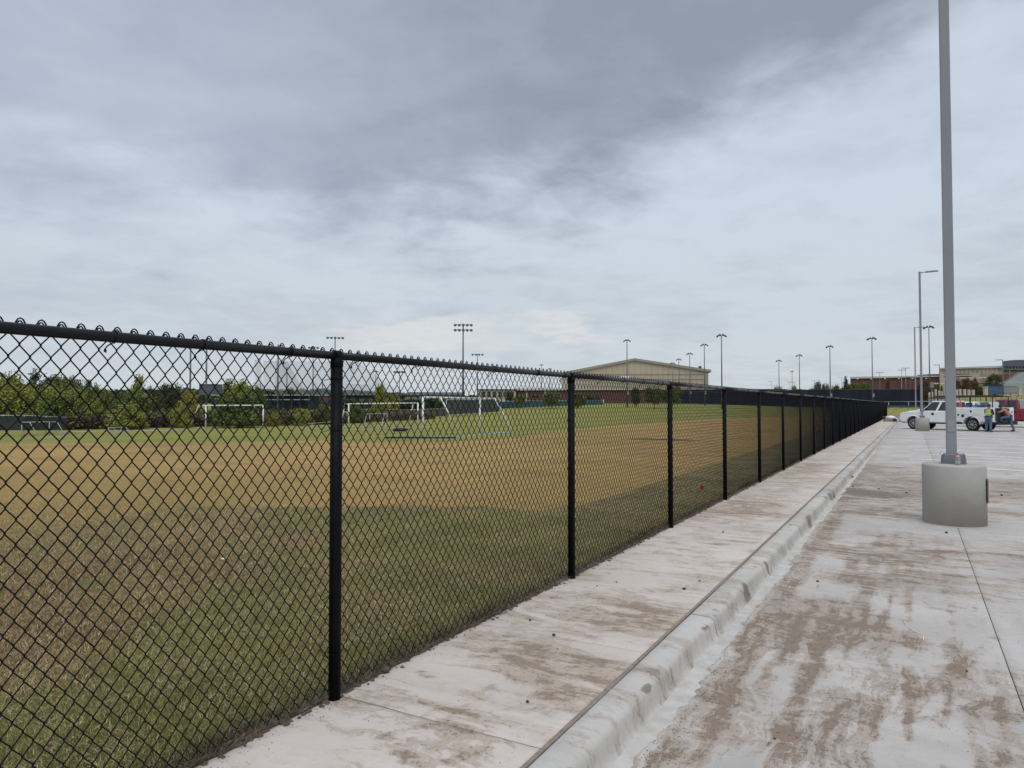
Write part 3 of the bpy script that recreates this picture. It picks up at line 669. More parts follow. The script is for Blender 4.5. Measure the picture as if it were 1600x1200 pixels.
# ================================================================= the near chain-link fence
FX = -2.70; POST0 = 2.90; BAY = 3.03; NB = 31
fence = thing('chain_link_fence', 'long black chain-link fence along the sidewalk from the left foreground into the distance', 'fence', (FX, POST0, 0))
PW = BAY / 86.0; PH = 0.0438; TOPZ = 1.861; NROW = 42
def wire_mesh(name, sides, r, fine):
    Vs = []; Fs = []; off = 0; xo = -0.037
    ang = np.arange(sides) * 2 * math.pi / sides
    for k in range(86):
        pts = []
        for j in range(NROW + 1):
            side = (j + k) & 1
            yv = (k + side) * PW; z = TOPZ - j * PH
            sgn = 1 if side else -1
            dp = 0.0030 if fine else 0.0018
            if j == 0:
                pts.append((xo, yv - sgn * 0.0012, z - 0.0055)); continue
            dirx = dp * (1 if side else -1)
            if fine:
                pts.append((xo - dirx, yv - sgn * 0.0030, z + 0.0062))
                pts.append((xo, yv + sgn * 0.0026, z))
                pts.append((xo + dirx, yv - sgn * 0.0030, z - 0.0062))
            else: pts.append((xo + (.0028 if side else -.0028), yv, z))
        P = np.array(pts); n = len(P)
        T = np.gradient(P, axis=0); T /= np.linalg.norm(T, axis=1)[:, None]
        U = np.tile(np.array([1.0, 0, 0]), (n, 1)); U -= T * (U * T).sum(1)[:, None]; U /= np.linalg.norm(U, axis=1)[:, None]
        B = np.cross(T, U)
        ring = P[:, None, :] + r * (U[:, None, :] * np.cos(ang)[None, :, None] + B[:, None, :] * np.sin(ang)[None, :, None])
        Vs.append(ring.reshape(-1, 3))
        i, s_ = np.meshgrid(np.arange(n - 1), np.arange(sides), indexing='ij'); s2 = (s_ + 1) % sides
        Fs.append(np.stack([i * sides + s_, i * sides + s2, (i + 1) * sides + s2, (i + 1) * sides + s_], 2).reshape(-1, 4) + off)
        off += n * sides
    # knuckled loops along the top
    for c in range(0, 87, 2):
        if fine: prof2 = [(-.0190, -.026), (-.0150, -.014), (-.0085, -.003), (0, .0015), (.0085, -.003), (.0150, -.014), (.0190, -.026)]
        else: prof2 = [(-.0190, -.026), (-.010, -.004), (0, .0015), (.010, -.004), (.0190, -.026)]
        if c == 0: prof2 = prof2[len(prof2) // 2:]
        if c == 86: prof2 = prof2[:len(prof2) // 2 + 1]
        P = np.array([(xo + 0.003, c * PW + a, TOPZ + q + 0.002) for a, q in prof2]); n = len(P)
        T = np.gradient(P, axis=0); T /= np.linalg.norm(T, axis=1)[:, None]
        U = np.tile(np.array([1.0, 0, 0]), (n, 1)); B = np.cross(T, U)
        ring = P[:, None, :] + r * 1.1 * (U[:, None, :] * np.cos(ang)[None, :, None] + B[:, None, :] * np.sin(ang)[None, :, None])
        Vs.append(ring.reshape(-1, 3))
        i, s_ = np.meshgrid(np.arange(n - 1), np.arange(sides), indexing='ij'); s2 = (s_ + 1) % sides
        Fs.append(np.stack([i * sides + s_, i * sides + s2, (i + 1) * sides + s2, (i + 1) * sides + s_], 2).reshape(-1, 4) + off)
        off += n * sides
    return np_mesh(name, np.concatenate(Vs), np.concatenate(Fs), M['wire'], None, True)
me_near = wire_mesh('wire_mesh_near', 6, 0.0026, True)
me_far = wire_mesh('wire_mesh_far', 4, 0.0028, False)
RZ = 1.822
post_m = MB().lathe([(0.0322, -0.02), (0.0322, 1.775)], n=20).mesh('fence_post'); post_m.materials.append(M['postvinyl'])
capb = MB().lathe([(0.0345, 1.762), (0.0348, 1.79), (0.031, 1.806), (0.02, 1.815)], n=20)
capb.lathe([(0.0265, -0.021), (0.029, -0.019), (0.029, 0.019), (0.0265, 0.021)], c=(0, 0, RZ), n=20, axis='Y')
cap_m = capb.mesh('post_cap'); cap_m.materials.append(M['postvinyl'])
rail_m = MB().tube([(0, 0, RZ), (0, BAY * .33, RZ + .001), (0, BAY * .66, RZ - .001), (0, BAY, RZ)], 0.0212, 16).mesh('top_rail'); rail_m.materials.append(M['vinyl'])
tb = MB()
arc = [(0.024 * math.cos(a), 0.004 * math.sin(a * 2), RZ + 0.024 * math.sin(a)) for a in np.linspace(R(160), R(-120), 12)]
arc = [(-0.035, .004, RZ + .020)] + arc + [(-0.030, -0.008, RZ - .034), (-0.040, -0.014, RZ - .050), (-.036, -.008, RZ - .060)]
tb.tube(arc, 0.0026, 6)
tb.lathe([(0.004, -.006), (0.006, 0), (0.004, .006)], c=(-.037, -.012, RZ - .052), n=8)
tie_m = tb.mesh('wire_tie'); tie_m.materials.append(M['vinyl'])
pb = MB(); pa = [(0.0338 * math.cos(a), 0.0338 * math.sin(a), 0) for a in np.linspace(R(-165), R(165), 16)]
pb.tube(pa, 0.0013, 5); pb.tube([pa[-1], (-.038, .006, -.004), (-.040, -.014, .010)], 0.0018, 5); pb.tube([pa[0], (-.040, -.010, 0), (-.042, -.05, -.008)], .0018, 5)
ptie_m = pb.mesh('post_tie'); ptie_m.materials.append(M['postvinyl'])
def inst(name, me, loc, parent, rz=0):
    o = bpy.data.objects.new(name, me); COL.objects.link(o); o.parent = parent; o.location = loc; o.rotation_euler[2] = rz; return o
tie_near = {-1: [1.76, 2.28, 2.78], 0: [.23, .81, 1.59, 2.35, 2.80]}
for k in range(-1, NB + 1):
    y = k * BAY
    p = inst('fence_post', post_m, (0, y, 0), fence, random.uniform(0, 6)); p.rotation_euler[0] = random.uniform(-.003, .003) if k > 1 else 0
    inst('post_cap', cap_m, (0, 0, 0), p, -p.rotation_euler[2])
    KK = [0.22, 0.52, 0.95, 1.40, 1.70] if k < 6 else []
    for z in KK: inst('post_tie', ptie_m, (0, 0, z + random.uniform(-.04, .04)), p, random.uniform(-.1, .1) - p.rotation_euler[2])
    if k < NB:
        o = inst('wire_mesh', me_near if k < 3 else me_far, (0, y, 0), fence); o['kind'] = 'stuff'
        inst('top_rail', rail_m, (0, y, 0), fence)
        if k < 12:
            for t_ in tie_near.get(k, [BAY * f + random.uniform(-.1, .1) for f in (.08, .27, .46, .64, .82, .94)]):
                q = inst('wire_tie', tie_m, (0, y + t_, 0), fence); q.rotation_euler[0] = random.uniform(-.05, .05)

# strip of soil, debris and dead grass along the foot of the fence
def strip_debris():
    b = MB(); V = []; F = []; n = 0
    for y in np.arange(0.2, 40, 0.03):
        a = fbm(np.array([y * 3]), np.array([.2]), 91)[0]; a2 = fbm(np.array([y * 14]), np.array([.8]), 92)[0]
        e = -2.752 + 0.045 * a + 0.03 * a2
        V += [(-2.86, y, -0.015), (-2.79, y, 0.004 + .02 * a2), (-2.748, y, 0.014 + .012 * a2), (e, y, 0.006)]; n += 1
    for i in range(n - 1):
        for k in range(3): F.append((i * 4 + k, i * 4 + k + 1, (i + 1) * 4 + k + 1, (i + 1) * 4 + k))
    return b.add(V, F, True).build('soil_edge', M['dirt'])
tag(strip_debris(), kind='stuff')

# ---------------------------------------------------------------- grass and straw
def blades(name, pts, hts, wds, cols, lean, m, zoff=-0.02, curl=False):
    n = len(pts); a = RNG.random(n) * 2 * math.pi; la = RNG.random(n) * 2 * math.pi
    sx, sy = np.cos(a), np.sin(a); lx, ly = np.cos(la), np.sin(la)
    base = np.stack([pts[:, 0], pts[:, 1], np.full(n, zoff) + gzv(pts)], 1)
    w_ = wds[:, None] * np.stack([sx, sy, np.zeros(n)], 1) / 2
    ln = np.stack([lx, ly, np.zeros(n)], 1) * (lean * hts)[:, None]
    mid = base + ln * 0.40 + np.array([0, 0, 1]) * (hts * 0.62)[:, None]
    tip = base + ln * 1.0 + np.array([0, 0, 1]) * (hts * (1.0 if not curl else .75))[:, None]
    V = np.stack([base - w_, base + w_, mid + w_ * .8, mid - w_ * .8, tip], 1).reshape(-1, 3)
    o = np.arange(n) * 5
    F = np.concatenate([np.stack([o, o + 1, o + 2], 1), np.stack([o, o + 2, o + 3], 1), np.stack([o + 3, o + 2, o + 4], 1)])
    C = np.repeat(cols, 5, axis=0)
    me = np_mesh(name, V, F, m, {'col': C}, False)
    ob = bpy.data.objects.new(name, me); COL.objects.link(ob); return tag(ob, kind='stuff')
def gzv(P): return (fbm(P[:, 0] * 0.7, P[:, 1] * 0.7, 21) - 0.5) * 0.05 * 1.0 + H(P[:, 0], P[:, 1])
def blade_mat():
    m = bpy.data.materials.new('grass_blades'); m.use_nodes = True; t = NT(m.node_tree); b = t.n['Principled BSDF']
    a = t.new('ShaderNodeAttribute'); a.attribute_name = 'col'
    pos = t.new('ShaderNodeNewGeometry').outputs['Position']
    t.put(b.inputs['Base Color'], t.mix(t.ramp(t.noise(pos, 30, 3), .3, .7, 0, .3), a.outputs['Color'], (0.06, 0.05, 0.03)))
    b.inputs['Roughness'].default_value = 0.75; b.inputs['Specular IOR Level'].default_value = 0.25
    b.inputs['Subsurface Weight'].default_value = 0.0
    return m
M['blade'] = blade_mat()
def scatter(n, dmin, dmax, xmax=-2.745):
    # points in the wedge seen through the fence, with density falling with distance
    out = []; tot = 0
    while tot < n:
        u = RNG.random(n); d = dmin * (dmax / dmin) ** u
        px = RNG.uniform(-60, 1250, n); l = (px - 800) / FPX * d
        x = -math.sin(YAW) * d + math.cos(YAW) * l; y = math.cos(YAW) * d + math.sin(YAW) * l
        k = (x < xmax); out.append(np.stack([x[k], y[k]], 1)); tot += int(k.sum())
    return np.concatenate(out)[:n]
def blade_cols(P, n):
    g = fbm(P[:, 0] * 0.8, P[:, 1] * 0.8, 101) + 0.35 * (fbm(P[:, 0] * 4, P[:, 1] * 4, 102) - .5)
    for px, py, r_ in ((480, 802, .45), (610, 806, .5), (700, 812, .4), (300, 1000, .8), (90, 1165, .35), (440, 950, .6), (620, 1010, .4), (560, 800, 1.2), (350, 1080, .4), (760, 820, 1.0), (960, 850, .5)):
        q = gnd(px, py); g = g + 0.24 * np.exp(-((P[:, 0] - q.x) ** 2 + (P[:, 1] - q.y) ** 2) / r_ ** 2)
    for px, py, r_ in ((60, 930, 1.2), (40, 1040, .6), (170, 950, .8), (120, 860, 1.5), (560, 880, .4), (380, 850, .8)):
        q = gnd(px, py); g = g - 0.15 * np.exp(-((P[:, 0] - q.x) ** 2 + (P[:, 1] - q.y) ** 2) / r_ ** 2)
    tan = turf_tan(P[:, 0], P[:, 1])
    pg = np.clip((g - 0.50) * 3.6, 0.03, 0.75) * (1 - 0.8 * tan)
    r = RNG.random(n); isg = r < pg
    green = np.array([0.165, 0.185, 0.05]) * RNG.uniform(.6, 1.35, (n, 1)) + RNG.uniform(0, .03, (n, 1)) * np.array([1, .5, .1])
    olive = np.array([0.27, 0.21, 0.085]) * RNG.uniform(.35, 1.3, (n, 1))
    bp = fbm(P[:, 0] * 1.1, P[:, 1] * 1.1, 151)
    for px, py, r_ in ((40, 930, 1.0), (170, 960, .7), (110, 840, 1.6), (250, 860, 1.0), (30, 1040, .5)):
        q = gnd(px, py); bp = bp + 0.22 * np.exp(-((P[:, 0] - q.x) ** 2 + (P[:, 1] - q.y) ** 2) / r_ ** 2)
    bp = sstep(.48, .62, bp)[:, None]
    olive = np.where(bp > RNG.random((n, 1)), np.array([.25, .155, .08]) * RNG.uniform(.4, 1.25, (n, 1)), olive)
    straw = np.array([0.47, 0.36, 0.19]) * RNG.uniform(.5, 1.25, (n, 1))
    straw = np.where(tan[:, None] > RNG.random((n, 1)), np.array([0.47, 0.325, 0.15]) * RNG.uniform(.7, 1.1, (n, 1)), straw)
    r2 = RNG.random(n)[:, None]
    dry = np.where(r2 < 0.70 - 0.55 * tan[:, None], olive, straw)
    return np.where(isg[:, None], green, dry) * 1.42
n1_ = 400000; P = scatter(n1_, 2.2, 22)
d_ = -math.sin(YAW) * P[:, 0] + math.cos(YAW) * P[:, 1]; P = P[RNG.random(n1_) > sstep(9, 21, d_)]; n1_ = len(P)
dd = np.hypot(P[:, 0], P[:, 1])
hts = RNG.uniform(.010, .034, n1_) * (1 - 0.35 * turf_tan(P[:, 0], P[:, 1])) * np.where(P[:, 0] > -3.1, 1.35, 1)
blades('grass', P, hts, RNG.uniform(.0014, .0028, n1_) * (1 + dd * .10), blade_cols(P, n1_), RNG.uniform(.1, 1.5, n1_), M['blade'])
n2_ = 34000; P = scatter(n2_, 2.2, 14)
cl = fbm(P[:, 0] * 3.5, P[:, 1] * 3.5, 111); P = P[cl > 0.46]; n2_ = len(P); dd = np.hypot(P[:, 0], P[:, 1])
blades('straw', P, RNG.uniform(.006, .02, n2_), RNG.uniform(.0012, .0022, n2_) * (1 + dd * .08), np.array([0.56, 0.45, 0.27]) * RNG.uniform(.6, 1.2, (n2_, 1)), RNG.uniform(1.5, 5.0, n2_), M['blade'], 0.0, True)
# weeds and dead stems tangled in the foot of the fence
n3_ = 26000; yv = 0.6 + RNG.random(n3_) ** 1.8 * 30; P = np.stack([-2.74 - np.abs(RNG.normal(0, .07, n3_)) + .03, yv], 1)
cl = fbm(P[:, 0] * 2, P[:, 1] * 2.2, 121)
hh = RNG.uniform(.02, .075, n3_) * (0.5 + 1.4 * np.clip(cl - .3, 0, 1))
cc = np.where(RNG.random((n3_, 1)) < .4, np.array([0.07, 0.05, 0.038]), np.where(RNG.random((n3_, 1)) < .5, np.array([.30, .225, .14]), np.array([.11, .115, .045]))) * RNG.uniform(.5, 1.3, (n3_, 1))
blades('weeds', P, hh, RNG.uniform(.002, .005, n3_), cc, RNG.uniform(.3, 2.2, n3_), M['blade'], 0.0)

def rock(r, seed, sq=0.6):
    rr = random.Random(seed); b = MB(); prof_ = []
    V = []; F = []; n = 7; rings = 4
    V.append((0, 0, r * sq))
    for i in range(1, rings):
        a = math.pi * i / rings
        for k in range(n):
            q = r * rr.uniform(.75, 1.2); t_ = 2 * math.pi * k / n + i * .3
            V.append((q * math.sin(a) * math.cos(t_), q * math.sin(a) * math.sin(t_), q * sq * math.cos(a)))
    V.append((0, 0, -r * sq))
    for k in range(n): F.append((0, 1 + k, 1 + (k + 1) % n))
    for i in range(rings - 2):
        for k in range(n):
            a = 1 + i * n + k; a2 = 1 + i * n + (k + 1) % n; F.append((a, a + n, a2 + n, a2))
    L = len(V) - 1
    for k in range(n): F.append((L, L - n + (k + 1) % n, L - n + k))
    return b.add(V, F, True)
rock_ms = []
for s in range(5):
    me = rock(1.0, s).mesh('pebble'); me.materials.append(M['stone']); rock_ms.append(me)
clod_ms = []
for s in range(4):
    me = rock(1.0, 20 + s, .5).mesh('clod'); me.materials.append(M['mudclod']); clod_ms.append(me)
pebs = [(1067, 919, 4, 0, 'largest dark pebble on the sidewalk, left of the brown joint board'), (824, 1092, 4, 0, 'dark pebble alone on the sidewalk near the bottom, beside the joint board'),
        (865, 990, 4, 0, 'dark pebble lying on a sidewalk joint in front of the second fence post'), (828, 967, 3, 0, 'dark pebble just behind the sidewalk joint below the second fence post'),
        (1091, 906, 2.4, 0, 'small dark pebble close to the joint board, beyond the largest pebble'), (962, 908, 2, 0, 'small dark pebble in mid sidewalk, right of the second fence post'),
        (932, 914, 1.8, 0, 'tiny dark pebble left of the mid sidewalk one'), (1128, 831, 2.4, 0, 'dark pebble on the sidewalk right of the third fence post'),
        (870, 1011, 1.8, 0, 'tiny pebble nearer than the joint pebble, on the brown stain'), (578, 1065, 2.6, 0, 'reddish pebble at the fence foot right of the first post'),
        (1274, 907, 3, 1, 'dark lump at the curb foot on the muddy lot'), (1475, 832, 3.4, 1, 'dark flat stone on the pale patch before the light pole base'),
        (1330, 746, 3.2, 1, 'dark stone on the wet mud left of the light pole base'), (1331, 760, 2.5, 1, 'dark stone nearest the curb on the wet mud'),
        (1371, 764, 2.5, 1, 'dark stone in the middle of the wet mud patch'), (1414, 770, 2.5, 1, 'dark stone closest to the pole base on the wet mud'),
        (1562, 774, 3, 1, 'dark stone on the lot right of the light pole base'), (1503, 1045, 2.6, 1, 'small stone on the lot left of the long joint'), (1205, 1148, 3, 1, 'small stone at the bottom of the lot near the curb')]
for i, (px, py, r_, lt, lab) in enumerate(pebs):
    z = LOT if lt else 0.0; p = gnd(px, py, z); d = (CH - z) * FPX / (py - 632); rad = .72 * r_ * d / FPX
    o = bpy.data.objects.new('pebble', rock_ms[i % 5]); COL.objects.link(o); o.location = (p.x, p.y, z + rad * .45 + .003); o.scale = (rad, rad, rad); o.rotation_euler[2] = i
    tag(o, lab, 'stone', 'loose stones on the concrete')
# crumbs of dry mud in one mass
b = MB()
def crumb(x, y, z, r_):
    a0 = random.uniform(0, 6.3); V = [(x, y, z + r_ * random.uniform(.5, .9))]
    for k in range(5): V.append((x + r_ * math.cos(a0 + k * 1.257) * random.uniform(.7, 1.3), y + r_ * math.sin(a0 + k * 1.257) * random.uniform(.7, 1.3), z - .001))
    b.add(V, [(0, k + 1, (k + 1) % 5 + 1) for k in range(5)])
for i in range(2600):
    y = 2.2 + random.random() ** 1.6 * 14; x = -1.10 + random.gauss(0, .07); crumb(max(x, -1.17), y, LOT, random.uniform(.002, .007))
for i in range(3000):
    y = 1.2 + random.random() ** 1.5 * 12; x = random.uniform(-1.1, 2.2); crumb(x, y, LOT, random.uniform(.0012, .005))
for i in range(1600):
    y = 1.4 + random.random() ** 1.5 * 16; x = random.uniform(-2.72, -1.5)
    if random.random() < .6: x = -2.70 + abs(random.gauss(0, .06))
    crumb(x, y, 0.0, random.uniform(.0012, .005))
tag(b.build('mud_crumbs', M['mudclod']), kind='stuff')
# larger clods pushed up along the fence foot
b = MB()
for i in range(420):
    y = 1.6 + random.random() ** 1.4 * 22; x = -2.715 + abs(random.gauss(0, .02)); crumb(x, y, 0.004, random.uniform(.006, .018))
tag(b.build('soil_clods', M['dirt']), kind='stuff')

# small litter
p = gnd(1092, 772); f = thing('marking_flag', 'small red marking flag in the grass behind the fence near the fourth post', 'flag', (p.x, p.y, 0))
MB().tube([(0, 0, 0), (0.005, 0, .18)], .0015, 5).build('wire', M['steel'], f)
MB().plate([(0.0, 0, .09), (.045, .03, .08), (.08, .02, .10), (.065, .02, .14), (.04, .03, .165), (0.004, 0, .16)], .0012, (0.3, -1, 0)).build('flag', M['flagred'], f)
p = gnd(353, 876); o = rock(.03, 55, .35).build('paper_scrap', M['paper'], loc=(p.x, p.y, .03)); tag(o, 'crumpled white paper scrap lying in the olive grass', 'litter'); o.scale = (1.3, .8, .8)
p0 = [gnd(x, y, LOT) for x, y in ((1405, 966), (1412, 976), (1424, 984), (1437, 990), (1437, 997))]
o = MB().tube([(q.x, q.y, LOT + .004) for q in p0], .003, 5).build('plastic_strip', M['paper']); tag(o, 'thin bent white plastic strip lying on the muddy lot', 'litter')
p = gnd(605, 1046); o = rock(.028, 61, .6).build('leaf_clump', M['dirt'], loc=(p.x, p.y, .015)); tag(o, 'grey dead leaf clump against the fence foot right of the first post', 'leaf')

# ================================================================= light poles on concrete bases
def rsq(h, r, n=4):
    out = []
    for cx, cy, a0 in ((h - r, h - r, 0), (-(h - r), h - r, 90), (-(h - r), -(h - r), 180), (h - r, -(h - r), 270)):
        for k in range(n + 1):
            a = R(a0 + 90 * k / n); out.append((cx + r * math.cos(a), cy + r * math.sin(a)))
    return out
def loft_sq(b, rings):
    V = []; n = len(rings[0][0])
    for pts, z in rings: V += [(x, y, z) for x, y in pts]
    F = [(i * n + k, i * n + (k + 1) % n, (i + 1) * n + (k + 1) % n, (i + 1) * n + k) for i in range(len(rings) - 1) for k in range(n)]
    F += [tuple(range(n - 1, -1, -1)), tuple((len(rings) - 1) * n + k for k in range(n))]
    return b.add(V, F)
def light_pole(loc, label, rz=0.0, top=10.4):
    t = thing('light_pole', label, 'street light', loc, rz, 'lamp poles on concrete bases in the parking lot')
    b = MB(); b.lathe([(.400, -.02), (.400, .825), (.394, .845), (.378, .858), (.34, .862)], n=64); base = b.build('concrete_base', M['pedestal'], t)
    # faint board-form seam and the collar of grout at the foot
    b = MB(); b.lathe([(.43, -.001), (.42, .006), (.401, .012)], n=48); b.build('grout_collar', M['pedestal'], base)
    b = MB(); b.box((.397, -.05, .50), (.012, .20, .34)); pl = b.build('junction_plate', M['covergrey'], base, .004); pl.location = (0, 0, 0)
    b = MB(); b.box((.405, -.05, .50), (.010, .16, .30)); b.build('plate_lid', M['plategrey'], pl, .003)
    b = MB(); loft_sq(b, [(rsq(.155, .03), .862), (rsq(.151, .03), .93), (rsq(.138, .03), .992), (rsq(.130, .03), 1.0), (rsq(.075, .02), 1.002)]); cv = b.build('base_cover', M['covergrey'], t)
    b = MB()
    loft_sq(b, [([(a_ - .022, b_) for a_, b_ in q_], z_) for q_, z_ in ((rsq(.0655, .012), .99), (rsq(.0655, .012), 4.0), (rsq(.0635, .012), top))]); sh = b.build('shaft', M['polegrey'], t)
    b = MB(); b.box((-.022, -.0675, 1.40), (.095, .006, .165)); hh_ = b.build('handhole_cover', M['plategrey'], sh, .003)
    for sx in (-1, 1):
        for sy in (-1, 1):
            MB().lathe([(.02, 0), (.02, .012), (.013, .014), (.013, .028), (.004, .03)], c=(sx * .147, sy * .147, 1.0 - .008), n=10).build('anchor_nut', M['steel'], cv)
    b = MB(); b.tube([(0, 0, top - .06), (.25, 0, top - .03), (.32, 0, top - .03)], .028, 8); b.build('arm', M['polegrey'], t)
    b = MB(); b.box((.66, 0, top - .02), (.72, .34, .07), taper=.92); lm = b.build('luminaire', M['polegrey'], t, .015)
    b = MB(); b.box((.70, 0, top - .058), (.55, .26, .008)); b.build('lamp_lens', M['lens'], lm)
    b = MB(); b.box((-.022, 0, top + .008), (.145, .145, .02)); b.build('pole_cap', M['polegrey'], t, .004)
    return t
light_pole((0.50, 12.14, LOT), 'nearest tall grey lamp pole on a round concrete base, a bottle standing on it', 0)
p = at(1440.5, 46.0); light_pole((p.x, p.y, LOT), 'second lamp pole, its round concrete base in front of the white service truck', -.03, 10.25)
p = at(1431, 79.5); light_pole((p.x, p.y, LOT), 'third lamp pole seen just left of the second, farther off behind the truck', .02, 10.3)
# plastic bottle on the near base
p = at(1494.8, 10.08, None, LOT + .862); bt = thing('water_bottle', 'clear plastic bottle with a red cap standing on the near lamp base', 'bottle', (p.x, p.y, LOT + .862))
mg = bpy.data.materials.new('clear_bottle_plastic'); mg.use_nodes = True; tb_ = NT(mg.node_tree); bb = tb_.n['Principled BSDF']
tb_.put(bb.inputs['Base Color'], tb_.mix(tb_.noise(tb_.new('ShaderNodeTexCoord').outputs['Object'], 20, 3), (0.45, 0.55, 0.56), (0.6, 0.66, 0.66))); bb.inputs['Roughness'].default_value = .15; bb.inputs['Transmission Weight'].default_value = .55
MB().lathe([(.028, .0), (.033, .006), (.033, .05), (.030, .055), (.033, .06), (.033, .10), (.030, .115), (.018, .135), (.013, .142), (.013, .15)], n=20).build('body', mg, bt)
MB().lathe([(.015, .145), (.0155, .147), (.0155, .162), (.014, .164)], n=16).build('cap', M['flagred'], bt)
MB().lathe([(.0336, .098), (.0336, .118)], n=20).build('label_band', mat('pink_label', (.5, .18, .2), .5, var=.2), bt)

# ================================================================= sports lights
def lamp_head(b, c, ang, s=1.0):
    """visor floodlight: shallow drum tipped down, with a hood"""
    m = Matrix.Translation(Vector(c)) @ Matrix.Rotation(ang, 4, 'Z') @ Matrix.Rotation(R(128 if False else 48), 4, 'Y')
    prof_ = [(.12, -.22), (.24, -.12), (.36, .05), (.40, .16), (.40, .20)]
    o = len(b.v); n = 10; V = []
    for r_, h in prof_:
        for k in range(n):
            a = 2 * math.pi * k / n; V.append(m @ Vector((r_ * math.cos(a) * s, r_ * math.sin(a) * s, h * s)))
    F = [(i * n + k, i * n + (k + 1) % n, (i + 1) * n + (k + 1) % n, (i + 1) * n + k) for i in range(4) for k in range(n)] + [tuple(range(n - 1, -1, -1)), tuple(4 * n + k for k in range(n))]
    b.add(V, F, True)
def sports_light(px, d, top, kind, label, basez=None, rz=None, scale=1.0, rp=None):
    p = at(px, d); bz = (hz(p) if basez is None else basez) - .05; topz = CH + (632 - top) / FPX * d
    az_ = math.atan2(p.y, p.x) - math.pi / 2            # crossarm square to the line of sight unless told otherwise
    grp = {'rows': 'stadium light poles with rows of floodlights', 'pair': 'court light poles with paired floodlights', 'lot': 'far lamp poles over the campus car parks'}[kind]
    t = thing('light_mast' if kind != 'lot' else 'far_lamp_pole', label, 'light pole', (p.x, p.y, bz), az_ if rz is None else rz, grp)
    h = topz - bz; r_ = rp or {'rows': .26, 'pair': .15, 'lot': .09}[kind]
    MB().tube([(0, 0, 0), (0, 0, h * .5), (0, 0, h)], [r_, r_ * .8, r_ * .55], 8).build('pole', M['lightpole'], t)
    if kind == 'rows':
        nrow, nl, wd = scale
        for q in range(nrow):
            z = h - .3 - q * 1.25
            MB().box((0, 0, z), (wd, .10, .10)).build('crossarm', M['lamp'], t)
            for k in range(nl):
                x = -wd / 2 + wd * (k + .02) / (nl - 1) if nl > 1 else 0
                b = MB(); lamp_head(b, (x, -.25, z - .25), R(-90), 1.0); b.build('floodlight', M['lamp'], t)
        MB().box((.3, 0, 3.2), (.35, .5, .9)).build('ballast_box', M['lightpole'], t)
    elif kind == 'pair':
        MB().box((0, 0, h - .15), (1.5, .08, .08)).build('crossarm', M['lamp'], t)
        for x, a in ((-.62, 180), (-.25, 215), (.25, -30), (.62, 0)):
            b = MB(); lamp_head(b, (x * scale * .95, -.1, h - .28 + (.22 if abs(x) < .5 else 0)), R(a), .56 * scale); b.build('floodlight', M['lamp'], t)
        MB().box((.22, 0, 3.0), (.3, .35, .8)).build('ballast_box', M['plategrey'], t)
    else:
        w_ = 1.1 * scale
        if scale > 0: MB().box((-w_ * .5, 0, h), (w_, .28, .09)).build('luminaire', M['lightpole'], t)
        else: MB().box((0, 0, h), (1.9, .3, .10)).build('luminaire', M['lightpole'], t)
    return t
sports_light(723.5, 175, 505, 'rows', 'tallest stadium light mast with two rows of floodlights above the soccer goals', scale=(2, 5, 3.9))
sports_light(523, 205, 525.5, 'rows', 'stadium mast with a single row of lamps rising behind the first fence post', scale=(1, 5, 4.2), rp=.24)
sports_light(746, 240, 552, 'rows', 'small stadium mast with a thin row of lamps right of the tallest mast', scale=(1, 4, 3.3), rp=.2)
sports_light(624, 230, 579, 'rows', 'pale far mast with a row of lamps low between the goals', scale=(1, 5, 3.2), rp=.14)
sports_light(587, 235, 580, 'pair', 'far mast with a small lamp cluster above the yellowish tree', scale=1.3)
sports_light(489, 215, 541, 'rows', 'mast with two tilted rows of lamps just above the rail left of the first post', scale=(2, 3, 2.4), rp=.2, rz=.9)
for px, d, top, lab in ((297, 120, 530, 'bare dark net pole left of the two seen over the soccer goal'), (322, 120, 530, 'bare dark net pole right of the two seen over the soccer goal'), (434, 120, 538, 'tall bare net pole left in the pale netting'), (448, 170, 573, 'short dark net pole in the middle of the pale netting'), (504, 170, 591, 'shortest net pole just left of the first fence post'), (554, 230, 606, 'faint net pole right of the first fence post')):
    p = at(px, d); z0 = hz(p) - .1; o = MB().tube([(0, 0, 0), (0, 0, CH + (632 - top) / FPX * d - z0)], [.16, .13], 8).build('net_pole', M['lightpole'], loc=(p.x, p.y, z0)); tag(o, lab, 'pole', 'tall poles of the netting')
for px, d, top, s, lab in ((980, 150, 531, 1.0, 'court light mast in front of the tan gabled building'), (1101, 162, 538, 1.15, 'court light mast at the right corner of the tan building'), (1078, 188, 552, 1.15, 'court light mast before the right roof slope of the tan building'),
                           (1061, 212, 561, 1.1, 'small court light mast before the tan wall, second from left of its cluster'), (1051, 232, 567, 1.2, 'smallest court light mast before the tan wall'), (1128, 138, 523, 1.25, 'tall court light mast standing clear right of the tan building'),
                           (1217.5, 218, 563, 1.2, 'court light mast leftmost over the middle of the fence, thin lamp arms'), (1249.5, 193, 554.5, 1.15, 'court light mast midway over the fence, second of three'), (1297.5, 166, 540.5, 1.15, 'court light mast above the navy screen left of the brick building'),
                           (1363.5, 163, 528, 1.4, 'court light mast rising over the left of the long brick building'), (1453, 152, 510, 1.4, 'court light mast right behind the second lamp pole'), (846, 250, 569.5, .9, 'tiny mast just above the fence rail left of the second post'), (859, 260, 575.5, .9, 'tiniest mast right of it near the second post'), (1238, 290, 580, 1.0, 'faint far mast between the two court light masts')):
    z0 = None
    sports_light(px, d, top, 'pair', lab, scale=s, rz=R(-20) if px > 1200 else None)
